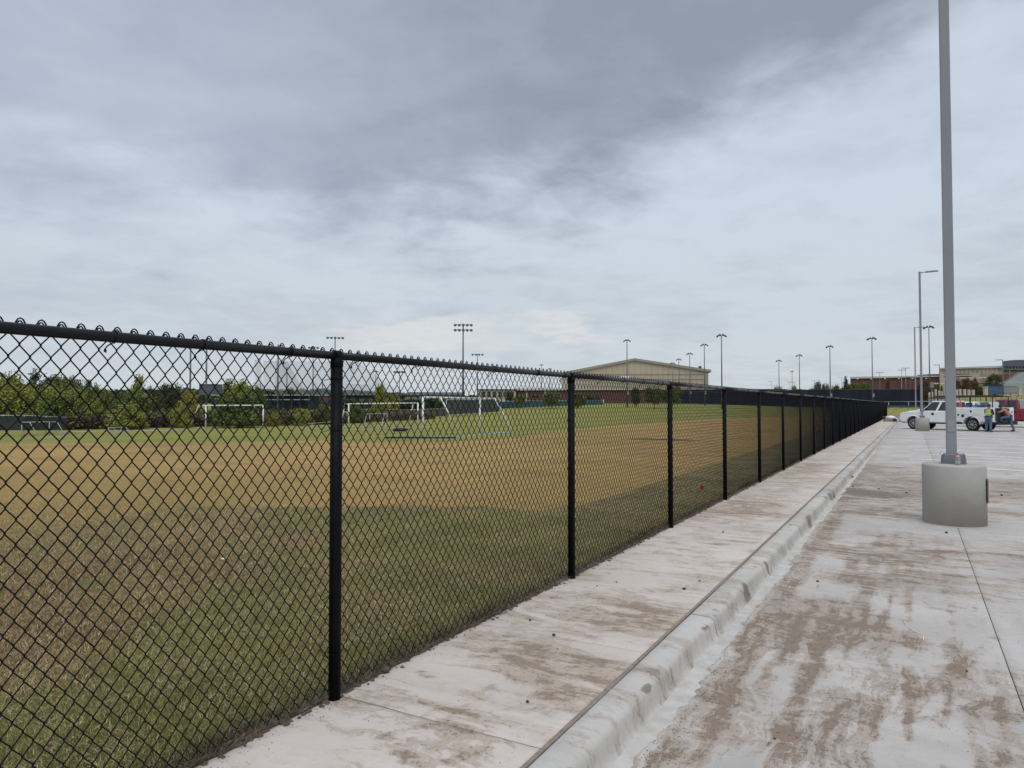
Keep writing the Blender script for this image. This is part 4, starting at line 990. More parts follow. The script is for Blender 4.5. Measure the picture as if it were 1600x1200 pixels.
for px, top, s, lab in ((1206, 596, 1, 'faint far lamp pole left of the leftmost court mast'), (1234.5, 597, -1, 'faint far lamp pole under the small far mast'), (1242, 597, 1, 'faint far lamp pole just right of the small far mast'), (1273, 594.5, 1, 'far lamp pole beside the pinkish shrub'), (1315.5, 590, 1, 'far lamp pole left of the brick building end'), (1375, 582, -1, 'far lamp pole with two arms over the left of the brick roof'),
                       (1409.5, 578, -1, 'far lamp pole with two arms, left of the pair over the brick roof'), (1415.5, 575, -1, 'far lamp pole with two arms, right of the pair over the brick roof'), (1422.5, 589, 1, 'far pale pole against the brick wall left of the second lamp pole'), (1468.5, 570, 1, 'far lamp pole with a left arm beside the nearest pole'), (1567.5, 562, 1, 'lamp pole with a left arm where beige and dark buildings meet'), (1578.5, 577, 1, 'thin lamp pole before the grandstand')):
    d = min(235, 8.6 * FPX / (632 - top)); d = {1468.5: 150, 1567.5: 134}.get(px, d)
    sports_light(px, d if px > 1370 else 250, top, 'lot', lab, scale=s, rp=.085 if px < 1450 else .12)

# ================================================================= goals
def goal(name, label, f1, f2, back, h, m, r_=.045, depth_top=.9, rb=None):
    """f1,f2 front post feet; back: horizontal vector from front to the rear foot"""
    c = (f1 + f2) / 2; t = thing(name, label, 'soccer goal', c, 0, 'soccer goals on the far field')
    for f in (f1, f2):
        a = f - c; MB().tube([a, a + Vector((0, 0, h))], r_ * 1.1, 8).build('post', m, t)
        tp = a + Vector((0, 0, h)); bk = back * depth_top * .5; ft = a + back
        MB().tube([tp, tp + bk], r_ * .8, 6).build('depth_bar', m, t)
        MB().tube([tp + bk, ft], r_ * .8, 6).build('stay', m, t)
        MB().tube([a + Vector((0, 0, .03)), ft + Vector((0, 0, .03))], r_ * .6, 6).build('ground_bar', M['goalgrey'], t)
    a, b_ = f1 - c + Vector((0, 0, h)), f2 - c + Vector((0, 0, h))
    MB().tube([a, b_], r_, 8).build('crossbar', m, t)
    MB().tube([f1 - c + back + Vector((0, 0, .03)), f2 - c + back + Vector((0, 0, .03))], r_ * .7, 6).build('rear_bar', M['goalgrey'], t)
    return t
def G(px, d): p = at(px, d); p.z = hz(p) - .03; return p
f1 = G(661, 35.6); f2 = G(750, 41.0); bk = G(721, 35.9) - f1; bk.z = 0
goal('soccer_goal', 'white soccer goal nearest the fence with long stays sloping right', f1, f2, bk, 1.98, M['goalwhite'], .05)
f1 = G(322, 62); f2 = G(411.5, 63.5); bk = G(297, 64) - f1; bk.z = 0
goal('soccer_goal', 'white soccer goal at left before the trees, stays sloping left', f1, f2, bk, 2.0, M['goalwhite'], .055)
f1 = G(545, 60); f2 = G(653, 61); bk = G(638, 62.5) - f2; bk.z = 0
goal('soccer_goal', 'white soccer goal partly hidden by the first fence post', f1, f2, bk, 2.0, M['goalwhite'], .05)
f1 = G(605, 52); f2 = G(578, 56); bk = G(598, 50) - f1; bk.z = 0
goal('soccer_goal', 'small grey training goal between the two larger white goals', f1, f2, bk * 1.4, 1.15, M['goalgrey'], .022)
f1 = G(35, 44.5); f2 = G(78, 45.5); bk = Vector((1.0, .5, 0))
goal('soccer_goal', 'thin pale goal frame tipped over at far left before the low dark fence', f1, f2, bk, .95, M['goalgrey'], .022)
f1 = G(170, 47); f2 = G(190, 48); bk = Vector((.6, .4, 0)); goal('soccer_goal', 'tiny grey goal at left beneath the young trees', f1, f2, bk, .5, M['goalgrey'], .018)
f1 = G(488, 50); f2 = G(520, 58); bk = Vector((-1.4, .3, 0)); goal('soccer_goal', 'low grey goal frame lying just left of the first fence post', f1, f2, bk, .55, M['goalgrey'], .02)
a, b_ = G(603, 34.5), G(712, 33.6); o = MB().tube([Vector((0, 0, .05)), (b_ - a) + Vector((0, 0, .06))], .045, 6).build('black_pipe', M['darksteel'], loc=a); tag(o, 'long black pipe lying on the green turf before the nearest goal', 'pipe')
a = G(626, 46); o = rock(.55, 77, .3).build('tarp_heap', M['dark_and_shade'], loc=a + Vector((0, 0, .1))); o.scale = (1.2, .6, .8); tag(o, 'dark heap lying on the grass behind the long black pipe', 'heap')
a, b_ = G(96, 47.5), G(292, 50); t = thing('low_rail', 'long low pale pipe rail lying along the grass under the left trees', 'rail', a)
MB().tube([Vector((0, 0, .22)), (b_ - a) * .5 + Vector((0, 0, .25)), (b_ - a) + Vector((0, 0, .2))], .035, 6).build('rail', M['goalgrey'], t)
for k in range(7): q = (b_ - a) * (k / 6); MB().tube([q, q + Vector((0, 0, .22))], .025, 5).build('foot', M['goalgrey'], t)

# ================================================================= far fences
def screen_fence(name, label, pts, m, post_m, gap=3.0, rail=True, pr=.04, part='windscreen', th=.03, drop=0.0, low=None):
    """pts: (px, d, top py, bottom py) along the run"""
    P0 = at(pts[0][0], pts[0][1]); t = thing(name, label, 'fence', (P0.x, P0.y, 0))
    Q = []
    for px, d, tp, bt_ in pts:
        p = at(px, d); Q.append((p - P0, CH + (632 - tp) / FPX * d, CH + (632 - bt_) / FPX * d))
    for i in range(len(Q) - 1):
        (a, ta, ba), (c, tc_, bc) = Q[i], Q[i + 1]; L = (c - a).length; n = max(1, round(L / gap)); dd_ = (c - a).normalized(); nn = Vector((-dd_.y, dd_.x, 0))
        for k in range(n):
            u, v = k / n, (k + 1) / n
            A = a.lerp(c, u); B = a.lerp(c, v); za, zb = ta + (tc_ - ta) * u, ta + (tc_ - ta) * v; ya, yb = ba + (bc - ba) * u, ba + (bc - ba) * v
            ka, kb = (za - .06, zb - .06) if low is None else (ya + (za - ya) * low, yb + (zb - yb) * low)
            MB().plate([(A.x, A.y, ya - drop), (B.x, B.y, yb - drop), (B.x, B.y, kb), (A.x, A.y, ka)], th, nn).build(part, m, t)
            MB().tube([(A.x + nn.x * .06, A.y + nn.y * .06, ya - .5), (A.x + nn.x * .06, A.y + nn.y * .06, za + .03)], pr, 6).build('post', post_m, t)
        if rail: MB().tube([(a.x, a.y, ta), (c.x, c.y, tc_)], pr * .8, 6).build('rail', post_m, t)
    return t
screen_fence('windscreen_fence', 'tall navy windscreen fence behind the end of the near fence', [(1049, 192, 613, 631), (1120, 186, 612.5, 636), (1250, 175, 609, 634), (1452, 158, 608, 634)], M['navy'], M['darksteel'], 6.0, pr=.07, drop=.4)
screen_fence('silver_fence', 'low silver chain-link fence with a teal lower band beyond the end of the lot', [(1300, 128, 630, 637), (1388, 128, 627.5, 636.5), (1452, 122, 627, 637)], M['teal'], M['steel'], 4.0, pr=.04, part='teal_screen', low=.32)
screen_fence('windscreen_fence', 'teal windscreen fence behind the grass under the tan building', [(778, 150, 627, 641), (847, 158, 626, 640), (942, 170, 625, 640)], M['teal'], M['steel'], 5.0, pr=.05)
screen_fence('dark_fence', 'long low grey-brown screened fence right of the first fence post behind the goals', [(543, 98, 639, 653), (640, 100, 640, 652), (698, 106, 638, 650)], M['brownscreen'], M['steel'], 4.0, pr=.04)
screen_fence('dark_fence', 'dark grey screened fence behind the nearest soccer goals', [(698, 112, 624.5, 648), (780, 128, 624, 643)], M['greyscreen'], M['steel'], 4.0, pr=.05)
screen_fence('dark_fence', 'low dark chain-link fence at far left under the trees', [(-60, 46, 649, 673), (40, 47, 649, 672), (105, 52, 652, 670)], M['lowscreen'], M['steel'], 3.0, pr=.03)
a = at(927, 168, 641); b_ = at(943, 172, 625); t = thing('ramp_rail', 'white sloping rail at the right end of the teal windscreen', 'railing', (a.x, a.y, 0))
MB().tube([(0, 0, a.z), ((b_ - a).x, (b_ - a).y, b_.z)], .16, 6).build('rail', M['whitepaint'], t); MB().tube([((b_ - a).x, (b_ - a).y, hz(b_)), ((b_ - a).x, (b_ - a).y, b_.z)], .1, 6).build('post', M['whitepaint'], t)

# ================================================================= buildings
def lbl_box(name, m, parent, px0, px1, d0, d1, top0, top1, bot, depth, bevel=0):
    """a wall block between two bearings, local to parent; top height may slope"""
    a = at(px0, d0); c = at(px1, d1); o = Vector(parent.location) if parent else Vector((0, 0, 0))
    za = CH + (632 - top0) / FPX * d0; zc_ = CH + (632 - top1) / FPX * d1; zb = CH + (632 - bot) / FPX * ((d0 + d1) / 2)
    dr = (c - a).normalized(); nn = Vector((-dr.y, dr.x, 0)) * depth
    V = []
    for q, z in ((a, za), (c, zc_)):
        for s in (Vector((0, 0, 0)), nn):
            V.append(Vector((q.x, q.y, zb)) + s - o); V.append(Vector((q.x, q.y, z)) + s - o)
    # order: a0b a0t a1b a1t c0b c0t c1b c1t
    F = [(0, 4, 5, 1), (4, 6, 7, 5), (6, 2, 3, 7), (2, 0, 1, 3), (1, 5, 7, 3), (0, 2, 6, 4)]
    return MB().add(V, F).build(name, m, parent, bevel)
def bthing(name, label, px, d, cat='building'):
    p = at(px, d); return thing(name, label, cat, (p.x, p.y, 0))
# tan gabled hall
g = bthing('gabled_hall', 'large tan metal building with a low gable roof', 992, 262)
o = Vector(g.location); A = at(878, 262, 585.5); Bp = at(991.5, 262, 563.5); Cc = at(1106.5, 262, 581)
back_ = FWD * 70 + RGT * 12
V = [Vector((q.x, q.y, z)) - o for q, z in ((A, 0), (A, A.z), (Bp, Bp.z), (Cc, Cc.z), (Cc, 0))]
V2 = [v + back_ for v in V]
MB().add(V + V2, [(0, 4, 3, 2, 1), (5, 6, 7, 8, 9), (0, 1, 6, 5), (4, 9, 8, 3)]).build('wall', M['tanmetal'], g)
up = Vector((0, 0, .9)); fw = -FWD * .7
for q, r_ in (((1, 2)), ((2, 3))):
    a, c = V[q], V[r_]; e = (c - a).normalized() * 1.0; a2 = a - e * (1 if q == 1 else 0); c2 = c + e * (1 if r_ == 3 else 0)
    MB().add([a2 + fw, c2 + fw, c2 + fw + up, a2 + fw + up, a2 + back_, c2 + back_, c2 + back_ + up, a2 + back_ + up], [(0, 1, 2, 3), (3, 2, 6, 7), (0, 4, 5, 1), (0, 3, 7, 4), (1, 5, 6, 2), (4, 7, 6, 5)]).build('roof', M['tantrim'], g)
MB().add([V[3] - RGT * 1.1 + fw * .4, V[3] + fw * .4 - Vector((0, 0, .3)), V[4] + fw * .4, V[4] - RGT * 1.1 + fw * .4], [(0, 1, 2, 3)]).build('corner_trim', M['tantrim'], g)
for k in range(27):        # ribs of the siding, spaced panels
    u = k / 26; x = V[0].lerp(V[4], u); zt = (A.z + (Bp.z - A.z) * u / .497) if u < .497 else (Bp.z + (Cc.z - Bp.z) * (u - .497) / .503)
    MB().box((x.x - FWD.x * .1, x.y - FWD.y * .1, zt / 2 - .1), (.14, .14, zt - .1), YAW).build('siding_rib', M['tanmetal'], g)
for pyy in (584.5, 592):
    zz = CH + (632 - pyy) / FPX * 261.5; a = V[0].lerp(V[4], .12); c = V[0].lerp(V[4], .99); MB().tube([a + fw * .3 + Vector((0, 0, zz)), c + fw * .3 + Vector((0, 0, zz))], .09, 4).build('girt_seam', M['tantrim'], g)
q = at(1094, 262, 577); MB().tube([q - o - Vector((0, 0, .9)), q - o + Vector((0, 0, .3))], .15, 6).build('vent_pipe', M['darksteel'], g); MB().box(q - o + Vector((0, 0, .7)), (1.1, 1.1, 1.0), taper=.7).build('roof_vent', M['darksteel'], g)
lbl_box('canopy', M['whitepaint'], g, 970, 984, 252, 252, 587.5, 588, 591, 4)
# long brick school wing left
g = bthing('brick_building', 'long low dark brick building below the tan hall with a pale cornice', 950, 235)
def wall_with_windows(par, nm, m, px0, px1, d0, d1, t0, t1, bot, dep): return lbl_box(nm, m, par, px0, px1, d0, d1, t0, t1, bot, dep)
wall_with_windows(g, 'wall', M['brick'], 806, 1235, 245, 225, 609, 609.5, 640, 20)
lbl_box('cornice', M['cornice'], g, 805, 1236, 244.5, 224.5, 606.8, 607.6, 609, 21)
for k in range(14): lbl_box('pilaster', M['cornice'], g, 822 + k * 29, 823.6 + k * 29, 244 - k * 1.35, 244 - k * 1.35, 611, 611, 640, .5)
for k in range(9): lbl_box('window', M['glass'], g, 830 + k * 33, 842 + k * 33, 243.4 - k * 1.5, 242.9 - k * 1.5, 614, 614, 619, .5)
g = bthing('pale_block', 'pale two storey block with dark windows behind the nearest goal', 775, 240)
lbl_box('wall', M['beige'], g, 748, 806, 240, 240, 609, 609, 640, 15)
for k in range(6): lbl_box('window', M['glass'], g, 752 + k * 9, 757.5 + k * 9, 239.5, 239.5, 612, 612, 620, .4)
lbl_box('roof', M['roofgrey'], g, 746, 808, 239.6, 239.6, 607.6, 607.6, 609, 16)
# grandstand roof
g = bthing('stand_roof', 'long grey metal canopy roof far behind the middle goal', 680, 210)
lbl_box('roof', M['roofgrey'], g, 637, 721, 210, 210, 612.5, 613, 617.5, 10); lbl_box('fascia', M['dark_and_shade'], g, 636, 722, 209.8, 209.8, 617.5, 617.5, 619.5, 10.4)
for k in range(6): lbl_box('column', M['steel'], g, 640 + k * 15.5, 641.2 + k * 15.5, 209, 209, 619, 619, 640, .3)
lbl_box('back_wall', M['beige'], g, 662, 742, 216, 216, 621, 621, 640, 1)
g = bthing('low_shed', 'low pale shed roof under the grey canopy', 650, 200)
lbl_box('wall', M['whitepaint'], g, 632, 662, 200, 200, 622.5, 622.5, 632, 5); lbl_box('roof', M['roofgrey'], g, 630, 664, 199.5, 199.5, 620.5, 620.5, 622.5, 6)
# press box, dugouts, field house left of the first post
g = bthing('press_box', 'dark grey box of a press stand above the trees behind the left goal', 323, 150)
lbl_box('wall', M['darkgreymetal'], g, 311, 335, 150, 150, 600.5, 600.5, 617, 4); lbl_box('roof', M['roofgrey'], g, 310.5, 335.5, 149.8, 149.8, 599.8, 599.8, 600.6, 4.3)
for k in range(3): lbl_box('leg', M['darksteel'], g, 314 + k * 9, 315 + k * 9, 150, 150, 617, 617, 650, .3)
lbl_box('deck', M['dark_and_shade'], g, 330, 347, 148, 148, 620, 620, 640, 5); lbl_box('deck_rail', M['steel'], g, 330, 347, 147.5, 147.5, 616.5, 617, 618, .2)
g = bthing('dugout', 'long dark navy dugout building with a pale roof edge left of the first post', 450, 160)
lbl_box('wall', M['navy'], g, 413, 484, 160, 160, 618, 618, 647, 8); lbl_box('roof', M['bleacher'], g, 411, 486, 159.5, 159.5, 616.6, 616.6, 618, 9)
lbl_box('beam', M['bleacher'], g, 413, 484, 159.3, 159.3, 623.8, 623.8, 625, .3)
for k in range(6): lbl_box('column', M['darksteel'], g, 415 + k * 13.4, 416 + k * 13.4, 159.2, 159.2, 618, 618, 647, .3)
g = bthing('field_house', 'small field house with a red brick band beside the first post', 498, 185)
lbl_box('wall', M['brick'], g, 488, 512, 185, 185, 618, 618, 628, 6); lbl_box('roof', M['bleacher'], g, 487, 513, 184.7, 184.7, 616.5, 616.5, 618.2, 7)
lbl_box('upper_wall', M['darkgreymetal'], g, 491, 504, 187, 187, 609.5, 609.5, 616.5, 4); lbl_box('base_wall', M['dark_and_shade'], g, 486, 530, 184, 184, 628, 628, 646, 5)
g = bthing('dark_shed', 'dark low building just right of the first fence post', 560, 190)
lbl_box('wall', M['dark_and_shade'], g, 541, 585, 190, 190, 616, 618, 632, 8); lbl_box('roof', M['roofgrey'], g, 540, 586, 189.5, 189.5, 613.5, 616, 617.5, 9); lbl_box('lower_wall', M['greyscreen'], g, 541, 600, 188, 188, 632, 632, 645, 3)
# brick gym right
g = bthing('brick_gym', 'long red brick building with a pale roof edge behind the navy screen', 1400, 232)
lbl_box('wall', M['brick'], g, 1329, 1478, 240, 222, 590, 588, 640, 30); lbl_box('cornice', M['cornice'], g, 1328.5, 1479, 239.6, 221.6, 588.6, 586.4, 590.0, 31)
for k in range(6): lbl_box('wall_light', M['whitepaint'], g, 1339 + k * 21.5, 1341.5 + k * 21.5, 237 - k * 2.6, 236.8 - k * 2.6, 591.3 - k * .2, 591.3 - k * .2, 592.6 - k * .2, .5)
lbl_box('roof_unit', M['darkgreymetal'], g, 1450.5, 1471, 226, 226, 584.6, 584.2, 586.3, 6)
for k in range(3): lbl_box('downpipe', M['cornice'], g, 1409.0 + k * 6.5, 1409.7 + k * 6.5, 229, 229, 589, 589, 640, .2)
lbl_box('canopy', M['cornice'], g, 1460, 1476, 200, 200, 598, 598, 600, 5)
# beige arena
g = bthing('beige_arena', 'beige masonry building with dark horizontal bands behind the white truck', 1515, 215)
lbl_box('wall', M['beige'], g, 1469, 1568, 216, 208, 575.5, 572, 625, 40); lbl_box('parapet', M['cornice'], g, 1468.6, 1568, 215.6, 207.6, 574.6, 571.2, 575.4, .8)
for a0, a1, t0, t1, w_ in ((1491, 1515, 584, 583.8, 1.1), (1521.5, 1546.5, 583.5, 583.2, 1.1), (1475, 1500, 587.8, 587.5, 1.5), (1501, 1518, 587.5, 587.3, 1.5), (1520, 1552, 587.2, 586.8, 1.7)):
    lbl_box('recess_band', M['brick'], g, a0, a1, 213.2, 210.2, t0, t1, (t0 + t1) / 2 + w_, .6)
lbl_box('pale_course', M['cornice'], g, 1475, 1571, 212.6, 205.5, 589.8, 588.2, 591.2, .5)
for k in range(14): lbl_box('panel_joint', M['tantrim'], g, 1475 + k * 6.6, 1475.25 + k * 6.6, 214.9 - k * .5, 214.9 - k * .5, 575.5 - k * .22, 575.5 - k * .22, 583, .2)
lbl_box('entrance', M['glass'], g, 1537, 1549, 208, 207.5, 599, 599, 608, .6); lbl_box('entrance_canopy', M['darkgreymetal'], g, 1536, 1552, 206, 205.5, 598, 598, 599.2, 3)
# dark clad block with curved roof, brick wing
g = bthing('dark_clad_building', 'dark grey clad building with a curved roof and a window strip at the right edge', 1590, 200)
o = Vector(g.location); rt = [(1568, 564.3), (1576, 563.2), (1585, 562.4), (1595, 562.0), (1608, 562.2), (1640, 563.5), (1680, 566)]
Vt = []
for px, py in rt:
    q = at(px, 200, py); Vt.append(Vector((q.x, q.y, q.z)) - o)
n = len(Vt); V = Vt + [Vector((v.x, v.y, CH + (632 - 580.5) / FPX * 200)) for v in Vt]; bk_ = (FWD + RGT * .69) * 25; V = V + [v + bk_ for v in V]
F = [(i, i + n, i + n + 1, i + 1) for i in range(n - 1)] + [(i + 1, i + 1 + 2 * n, i + 2 * n, i) for i in range(n - 1)] + [(0, 2 * n, 3 * n, n), (n - 1, 2 * n - 1, 4 * n - 1, 3 * n - 1)] + [(n + i, 3 * n + i, 3 * n + i + 1, n + i + 1) for i in range(n - 1)]
MB().add(V, F).build('cladding', M['darkgreymetal'], g)
for k in range(12): lbl_box('window', M['glass'], g, 1569.5 + k * 5.2, 1573.4 + k * 5.2, 199.4, 199.4, 572.2, 572, 576.3, .5)
lbl_box('sill_band', M['bleacher'], g, 1568.5, 1680, 199.2, 199.2, 576.4, 576.4, 577.0, .7)
lbl_box('base_wall', M['beige'], g, 1568, 1680, 201, 201, 580.4, 580.4, 625, 26)
lbl_box('brick_band', M['brick'], g, 1552, 1592, 196, 196, 585, 584, 590, .8); lbl_box('brick_wall', M['brick'], g, 1568, 1590, 195, 195, 589, 586, 600, .8)
# bleachers
g = bthing('grandstand', 'pale aluminium grandstand rising to the right edge of the picture', 1590, 165)
o = Vector(g.location)
for k in range(9):
    t_ = k / 8; px0 = 1567.5 + 28 * t_; top = 599.5 - 18 * t_; d = 160 + 9 * t_
    lbl_box('seat_row', M['bleacher'], g, px0, 1660, d, d, top, top, top + 2.0, 1.3)
lbl_box('front_wall', M['bleacher'], g, 1568, 1660, 159, 159, 600.5, 600.5, 615, 1.0)
for k in range(12): lbl_box('rail_post', M['steel'], g, 1570 + k * 7, 1570.6 + k * 7, 158, 158, 597, 597, 601, .1)
lbl_box('hand_rail', M['steel'], g, 1568, 1660, 157.9, 157.9, 596.6, 596.6, 597.2, .1)

PL = ['leftmost, beside the end of the navy screen', 'second from the navy screen', 'taller one third from the navy screen', 'fourth, left of the nearest pole', 'fifth, touching the nearest pole on its left', 'narrow one touching the nearest pole on its right', 'second right of the nearest pole', 'third right of the nearest pole', 'fourth right of the nearest pole, widest', 'fifth right of the nearest pole', 'last one, beside the low dark tree']
# white panels, gate pillars, iron fence on the bank
for k, (px, w_, tp, bt_) in enumerate([(1452, 1.6, 613, 620), (1456.6, 1.6, 612.5, 620), (1462, 1.8, 608, 618.5), (1467.6, 1.8, 610, 619), (1471.5, 1.6, 611, 618), (1492, 2, 610, 617), (1494.9, 2.6, 608.5, 617), (1500, 3, 607.8, 616.5), (1507, 3.6, 608, 616.5), (1513.8, 3.4, 608.6, 616), (1520.5, 3.6, 609, 616)]):
    q = at(px, 140); z1 = CH + (632 - tp) / FPX * 140; z0 = hz(q) - .2; hgt = z1 - z0
    o = MB().box((0, 0, hgt / 2), (w_ * 140 / FPX, .35, hgt), YAW).build('white_pier', M['paleconc'], loc=(q.x, q.y, z0)); tag(o, 'white masonry pier on the bank, ' + PL[k], 'pier', 'white piers on the bank')
for px, lab in ((1540, 'beige gate pillar left of the iron fence'), (1593, 'beige gate pillar at the right edge before the grandstand')):
    q = at(px, 136); z1 = CH + (632 - 605.2) / FPX * 136; z0 = hz(q) - .3
    t = thing('gate_pillar', lab, 'pillar', (q.x, q.y, z0), YAW, 'gate pillars of the iron fence'); MB().box((0, 0, (z1 - z0) / 2), (.55, .55, z1 - z0)).build('shaft', M['beige'], t); MB().box((0, 0, z1 - z0 + .06), (.72, .72, .14)).build('cap', M['cornice'], t)
q0 = at(1543, 137); t = thing('iron_fence', 'dark iron picket fence between the two gate pillars', 'fence', (q0.x, q0.y, 0))
for px in np.arange(1543, 1591, 1.5):
    q = at(px, 137) - q0; z1 = CH + (632 - 603.5) / FPX * 137; MB().box((q.x, q.y, z1 - .75), (.035, .035, 1.7)).build('picket', M['darksteel'], t)
for zz in (z1 - .1, z1 - 1.3): a = at(1543, 137) - q0; c = at(1591, 137) - q0; MB().tube([(a.x, a.y, zz), (c.x, c.y, zz)], .03, 4).build('rail', M['darksteel'], t)
q0 = at(1543, 150); t = thing('blue_bins', 'dark blue screened stall behind the iron fence', 'screen', (q0.x, q0.y, 0)); lbl_box('screen', M['blue'], t, 1544, 1568, 150, 150, 602, 602, 616, .3); lbl_box('frame', M['darksteel'], t, 1543.5, 1568.5, 149.8, 149.8, 601.3, 601.3, 602, .4)
# fence of thin posts on the bank behind the trucks
q0 = at(1455, 104); t = thing('bank_fence', 'thin dark post fence at the foot of the grass bank behind the trucks', 'fence', (q0.x, q0.y, 0))
for k in range(26):
    px = 1452 + k * 8; q = at(px, 104) - q0; z0 = 0.0; z1 = CH + (632 - 618.5) / FPX * 104; MB().tube([(q.x, q.y, z0), (q.x, q.y, z1)], .035, 5).build('post', M['darksteel'], t)
a = at(1452, 104) - q0; c = at(1652, 104) - q0; MB().tube([(a.x, a.y, z1), (c.x, c.y, z1)], .03, 5).build('rail', M['darksteel'], t)
# scoreboard-like green cabinet behind pole
q = at(1456, 118); t = thing('cabinet', 'pale green cabinet beside the court light mast', 'cabinet', (q.x, q.y, 0), YAW); z1 = CH + (632 - 597) / FPX * 118; MB().box((0, 0, z1 - .45), (.45, .4, .95)).build('box', mat('green_cabinet', (.16, .22, .2), .6, var=.1), t); MB().tube([(0, 0, 0), (0, 0, z1 - .9)], .06, 6).build('stand', M['lightpole'], t)

# netting
def net_mat():
    m = bpy.data.materials.new('grey_netting'); m.use_nodes = True; t = NT(m.node_tree); b = t.n['Principled BSDF']
    tcn = t.new('ShaderNodeTexCoord').outputs['Object']
    t.put(b.inputs['Base Color'], t.mix(t.noise(tcn, .2, 3), (.22, .23, .25), (.30, .31, .33))); b.inputs['Roughness'].default_value = .9
    t.put(b.inputs['Alpha'], t.ramp(t.noise(t.scalev(tcn, (1, 1, .3)), .12, 4), 0.3, .7, .22, .38)); return m
M['net'] = net_mat()
def netting(label, pts, d0, d1, px0, px1):
    q0 = at(px0, d0); V = []
    for px, py in pts:
        u = (px - px0) / (px1 - px0); q = at(px, d0 + (d1 - d0) * u, py); V.append(q - Vector((q0.x, q0.y, 0)))
    t = thing('netting', label, 'netting', (q0.x, q0.y, 0), group='ball netting beyond the left trees')
    MB().add(V, [tuple(range(len(V)))]).build('net', M['net'], t)
    for px, py in (pts[0], pts[1]):
        pass
    for i in range(len(pts) - 1):
        if pts[i][1] < 600 and pts[i + 1][1] < 600: MB().tube([V[i], V[i + 1]], .035, 4).build('cable', M['lightpole'], t)
    return t
netting('tall pale ball netting left of the first post, its side panel', [(397, 563), (407, 562), (411, 615), (400, 615)], 180, 200, 397, 411)
netting('tall pale ball netting panel hung between the two longest net poles', [(411, 564.5), (448, 565), (462, 590), (478, 611), (411, 611)], 200, 205, 411, 478)
netting('wide faint ball netting reaching behind the first fence post', [(430, 565), (557, 566), (600, 596), (640, 618), (430, 616)], 235, 240, 430, 640)
netting('low faint ball netting right of the first fence post', [(541, 600), (575, 600.5), (590, 620), (541, 620)], 215, 215, 541, 590)

# ================================================================= trees
def leaf_mat(name, c1, c2):
    m = bpy.data.materials.new(name); m.use_nodes = True; t = NT(m.node_tree); b = t.n['Principled BSDF']
    a = t.new('ShaderNodeAttribute'); a.attribute_name = 'tint'
    oi = t.new('ShaderNodeObjectInfo').outputs['Random']
    c = t.mix(a.outputs['Fac'], c1, c2); c = t.mix(t.math('MULTIPLY', oi, .35), c, tuple(v * .6 for v in c1))
    t.put(b.inputs['Base Color'], c); b.inputs['Roughness'].default_value = .7; b.inputs['Specular IOR Level'].default_value = .2
    return m
LM = {'lime': leaf_mat('young_green_leaves', (0.185, 0.205, 0.034), (0.32, 0.32, 0.075)), 'green': leaf_mat('green_leaves', (0.09, 0.12, 0.032), (0.17, 0.185, 0.05)), 'dark': leaf_mat('dark_leaves', (0.05, 0.065, 0.034), (0.10, 0.112, 0.052)),
      'yellow': leaf_mat('yellowing_leaves', (0.22, 0.20, 0.04), (0.33, 0.28, 0.07)), 'red': leaf_mat('russet_leaves', (0.125, 0.062, 0.035), (0.085, 0.07, 0.035)), 'brush': leaf_mat('dry_brush_leaves', (0.13, 0.10, 0.062), (0.10, 0.10, 0.045)), 'pink': leaf_mat('bare_pinkish_twigs', (0.20, 0.15, 0.12), (0.13, 0.12, 0.07))}
def crown_mesh(name, seed, shape, n, leaf, m):
    """unit crown: height 1 above z=0, about 0.5 radius"""
    rg = np.random.default_rng(seed); nb = 22 if shape != 'cone' else 16; C = []
    for i in range(nb):
        if shape == 'round': z = rg.uniform(.25, .95); rad = .42 * math.sqrt(max(0.05, 1 - ((z - .58) / .45) ** 2))
        elif shape == 'cone': z = rg.uniform(.12, 1.0); rad = .36 * (1.08 - z)
        elif shape == 'vase': z = rg.uniform(.35, 1.0); rad = .20 + .28 * (z - .35)
        else: z = rg.uniform(.05, .9); rad = .45 * (1 - .5 * z)
        a = rg.uniform(0, 6.283); q = rad * math.sqrt(rg.uniform(.1, 1)); C.append((q * math.cos(a), q * math.sin(a), z, rg.uniform(.07, .16)))
    C = np.array(C); idx = rg.integers(0, nb, n); c = C[idx]
    P = c[:, :3] + rg.normal(0, 1, (n, 3)) * c[:, 3:4] * np.array([.8, .8, .62])
    out = rg.random(n) < .10; P[out] += rg.normal(0, .05, (out.sum(), 3)); P[:, 2] = np.clip(P[:, 2], .01, 1.12)
    U = rg.normal(0, 1, (n, 3)); U /= np.linalg.norm(U, axis=1)[:, None]; W = np.cross(U, rg.normal(0, 1, (n, 3))); W /= np.linalg.norm(W, axis=1)[:, None]
    s = leaf * rg.uniform(.6, 1.5, (n, 1)); V = np.stack([P - U * s, P + W * s * .55, P + U * s, P - W * s * .55], 1).reshape(-1, 3)
    F = np.arange(n * 4).reshape(-1, 4); tint = np.repeat(np.clip(rg.normal(.5, .22, nb)[idx] + rg.normal(0, .2, n), 0, 1), 4)
    return np_mesh(name, V, F, m, {'tint': tint})
def trunk_mesh(seed, shape):
    rr = random.Random(seed); b = MB(); b.tube([(0, 0, -.06), (.01, 0, .25), (-.01, .01, .55), (0.01, 0, .9)], [.032, .024, .014, .004], 7)
    for i in range(9):
        z = rr.uniform(.12, .7); a = rr.uniform(0, 6.28); L = rr.uniform(.16, .34) * (1 - z * .5); b.tube([(0, 0, z), (L * .5 * math.cos(a), L * .5 * math.sin(a), z + L * .45), (L * math.cos(a), L * math.sin(a), z + L * .9)], [.010, .006, .002], 5)
    me = b.mesh('trunk'); me.materials.append(M['bark']); return me
CR = {}
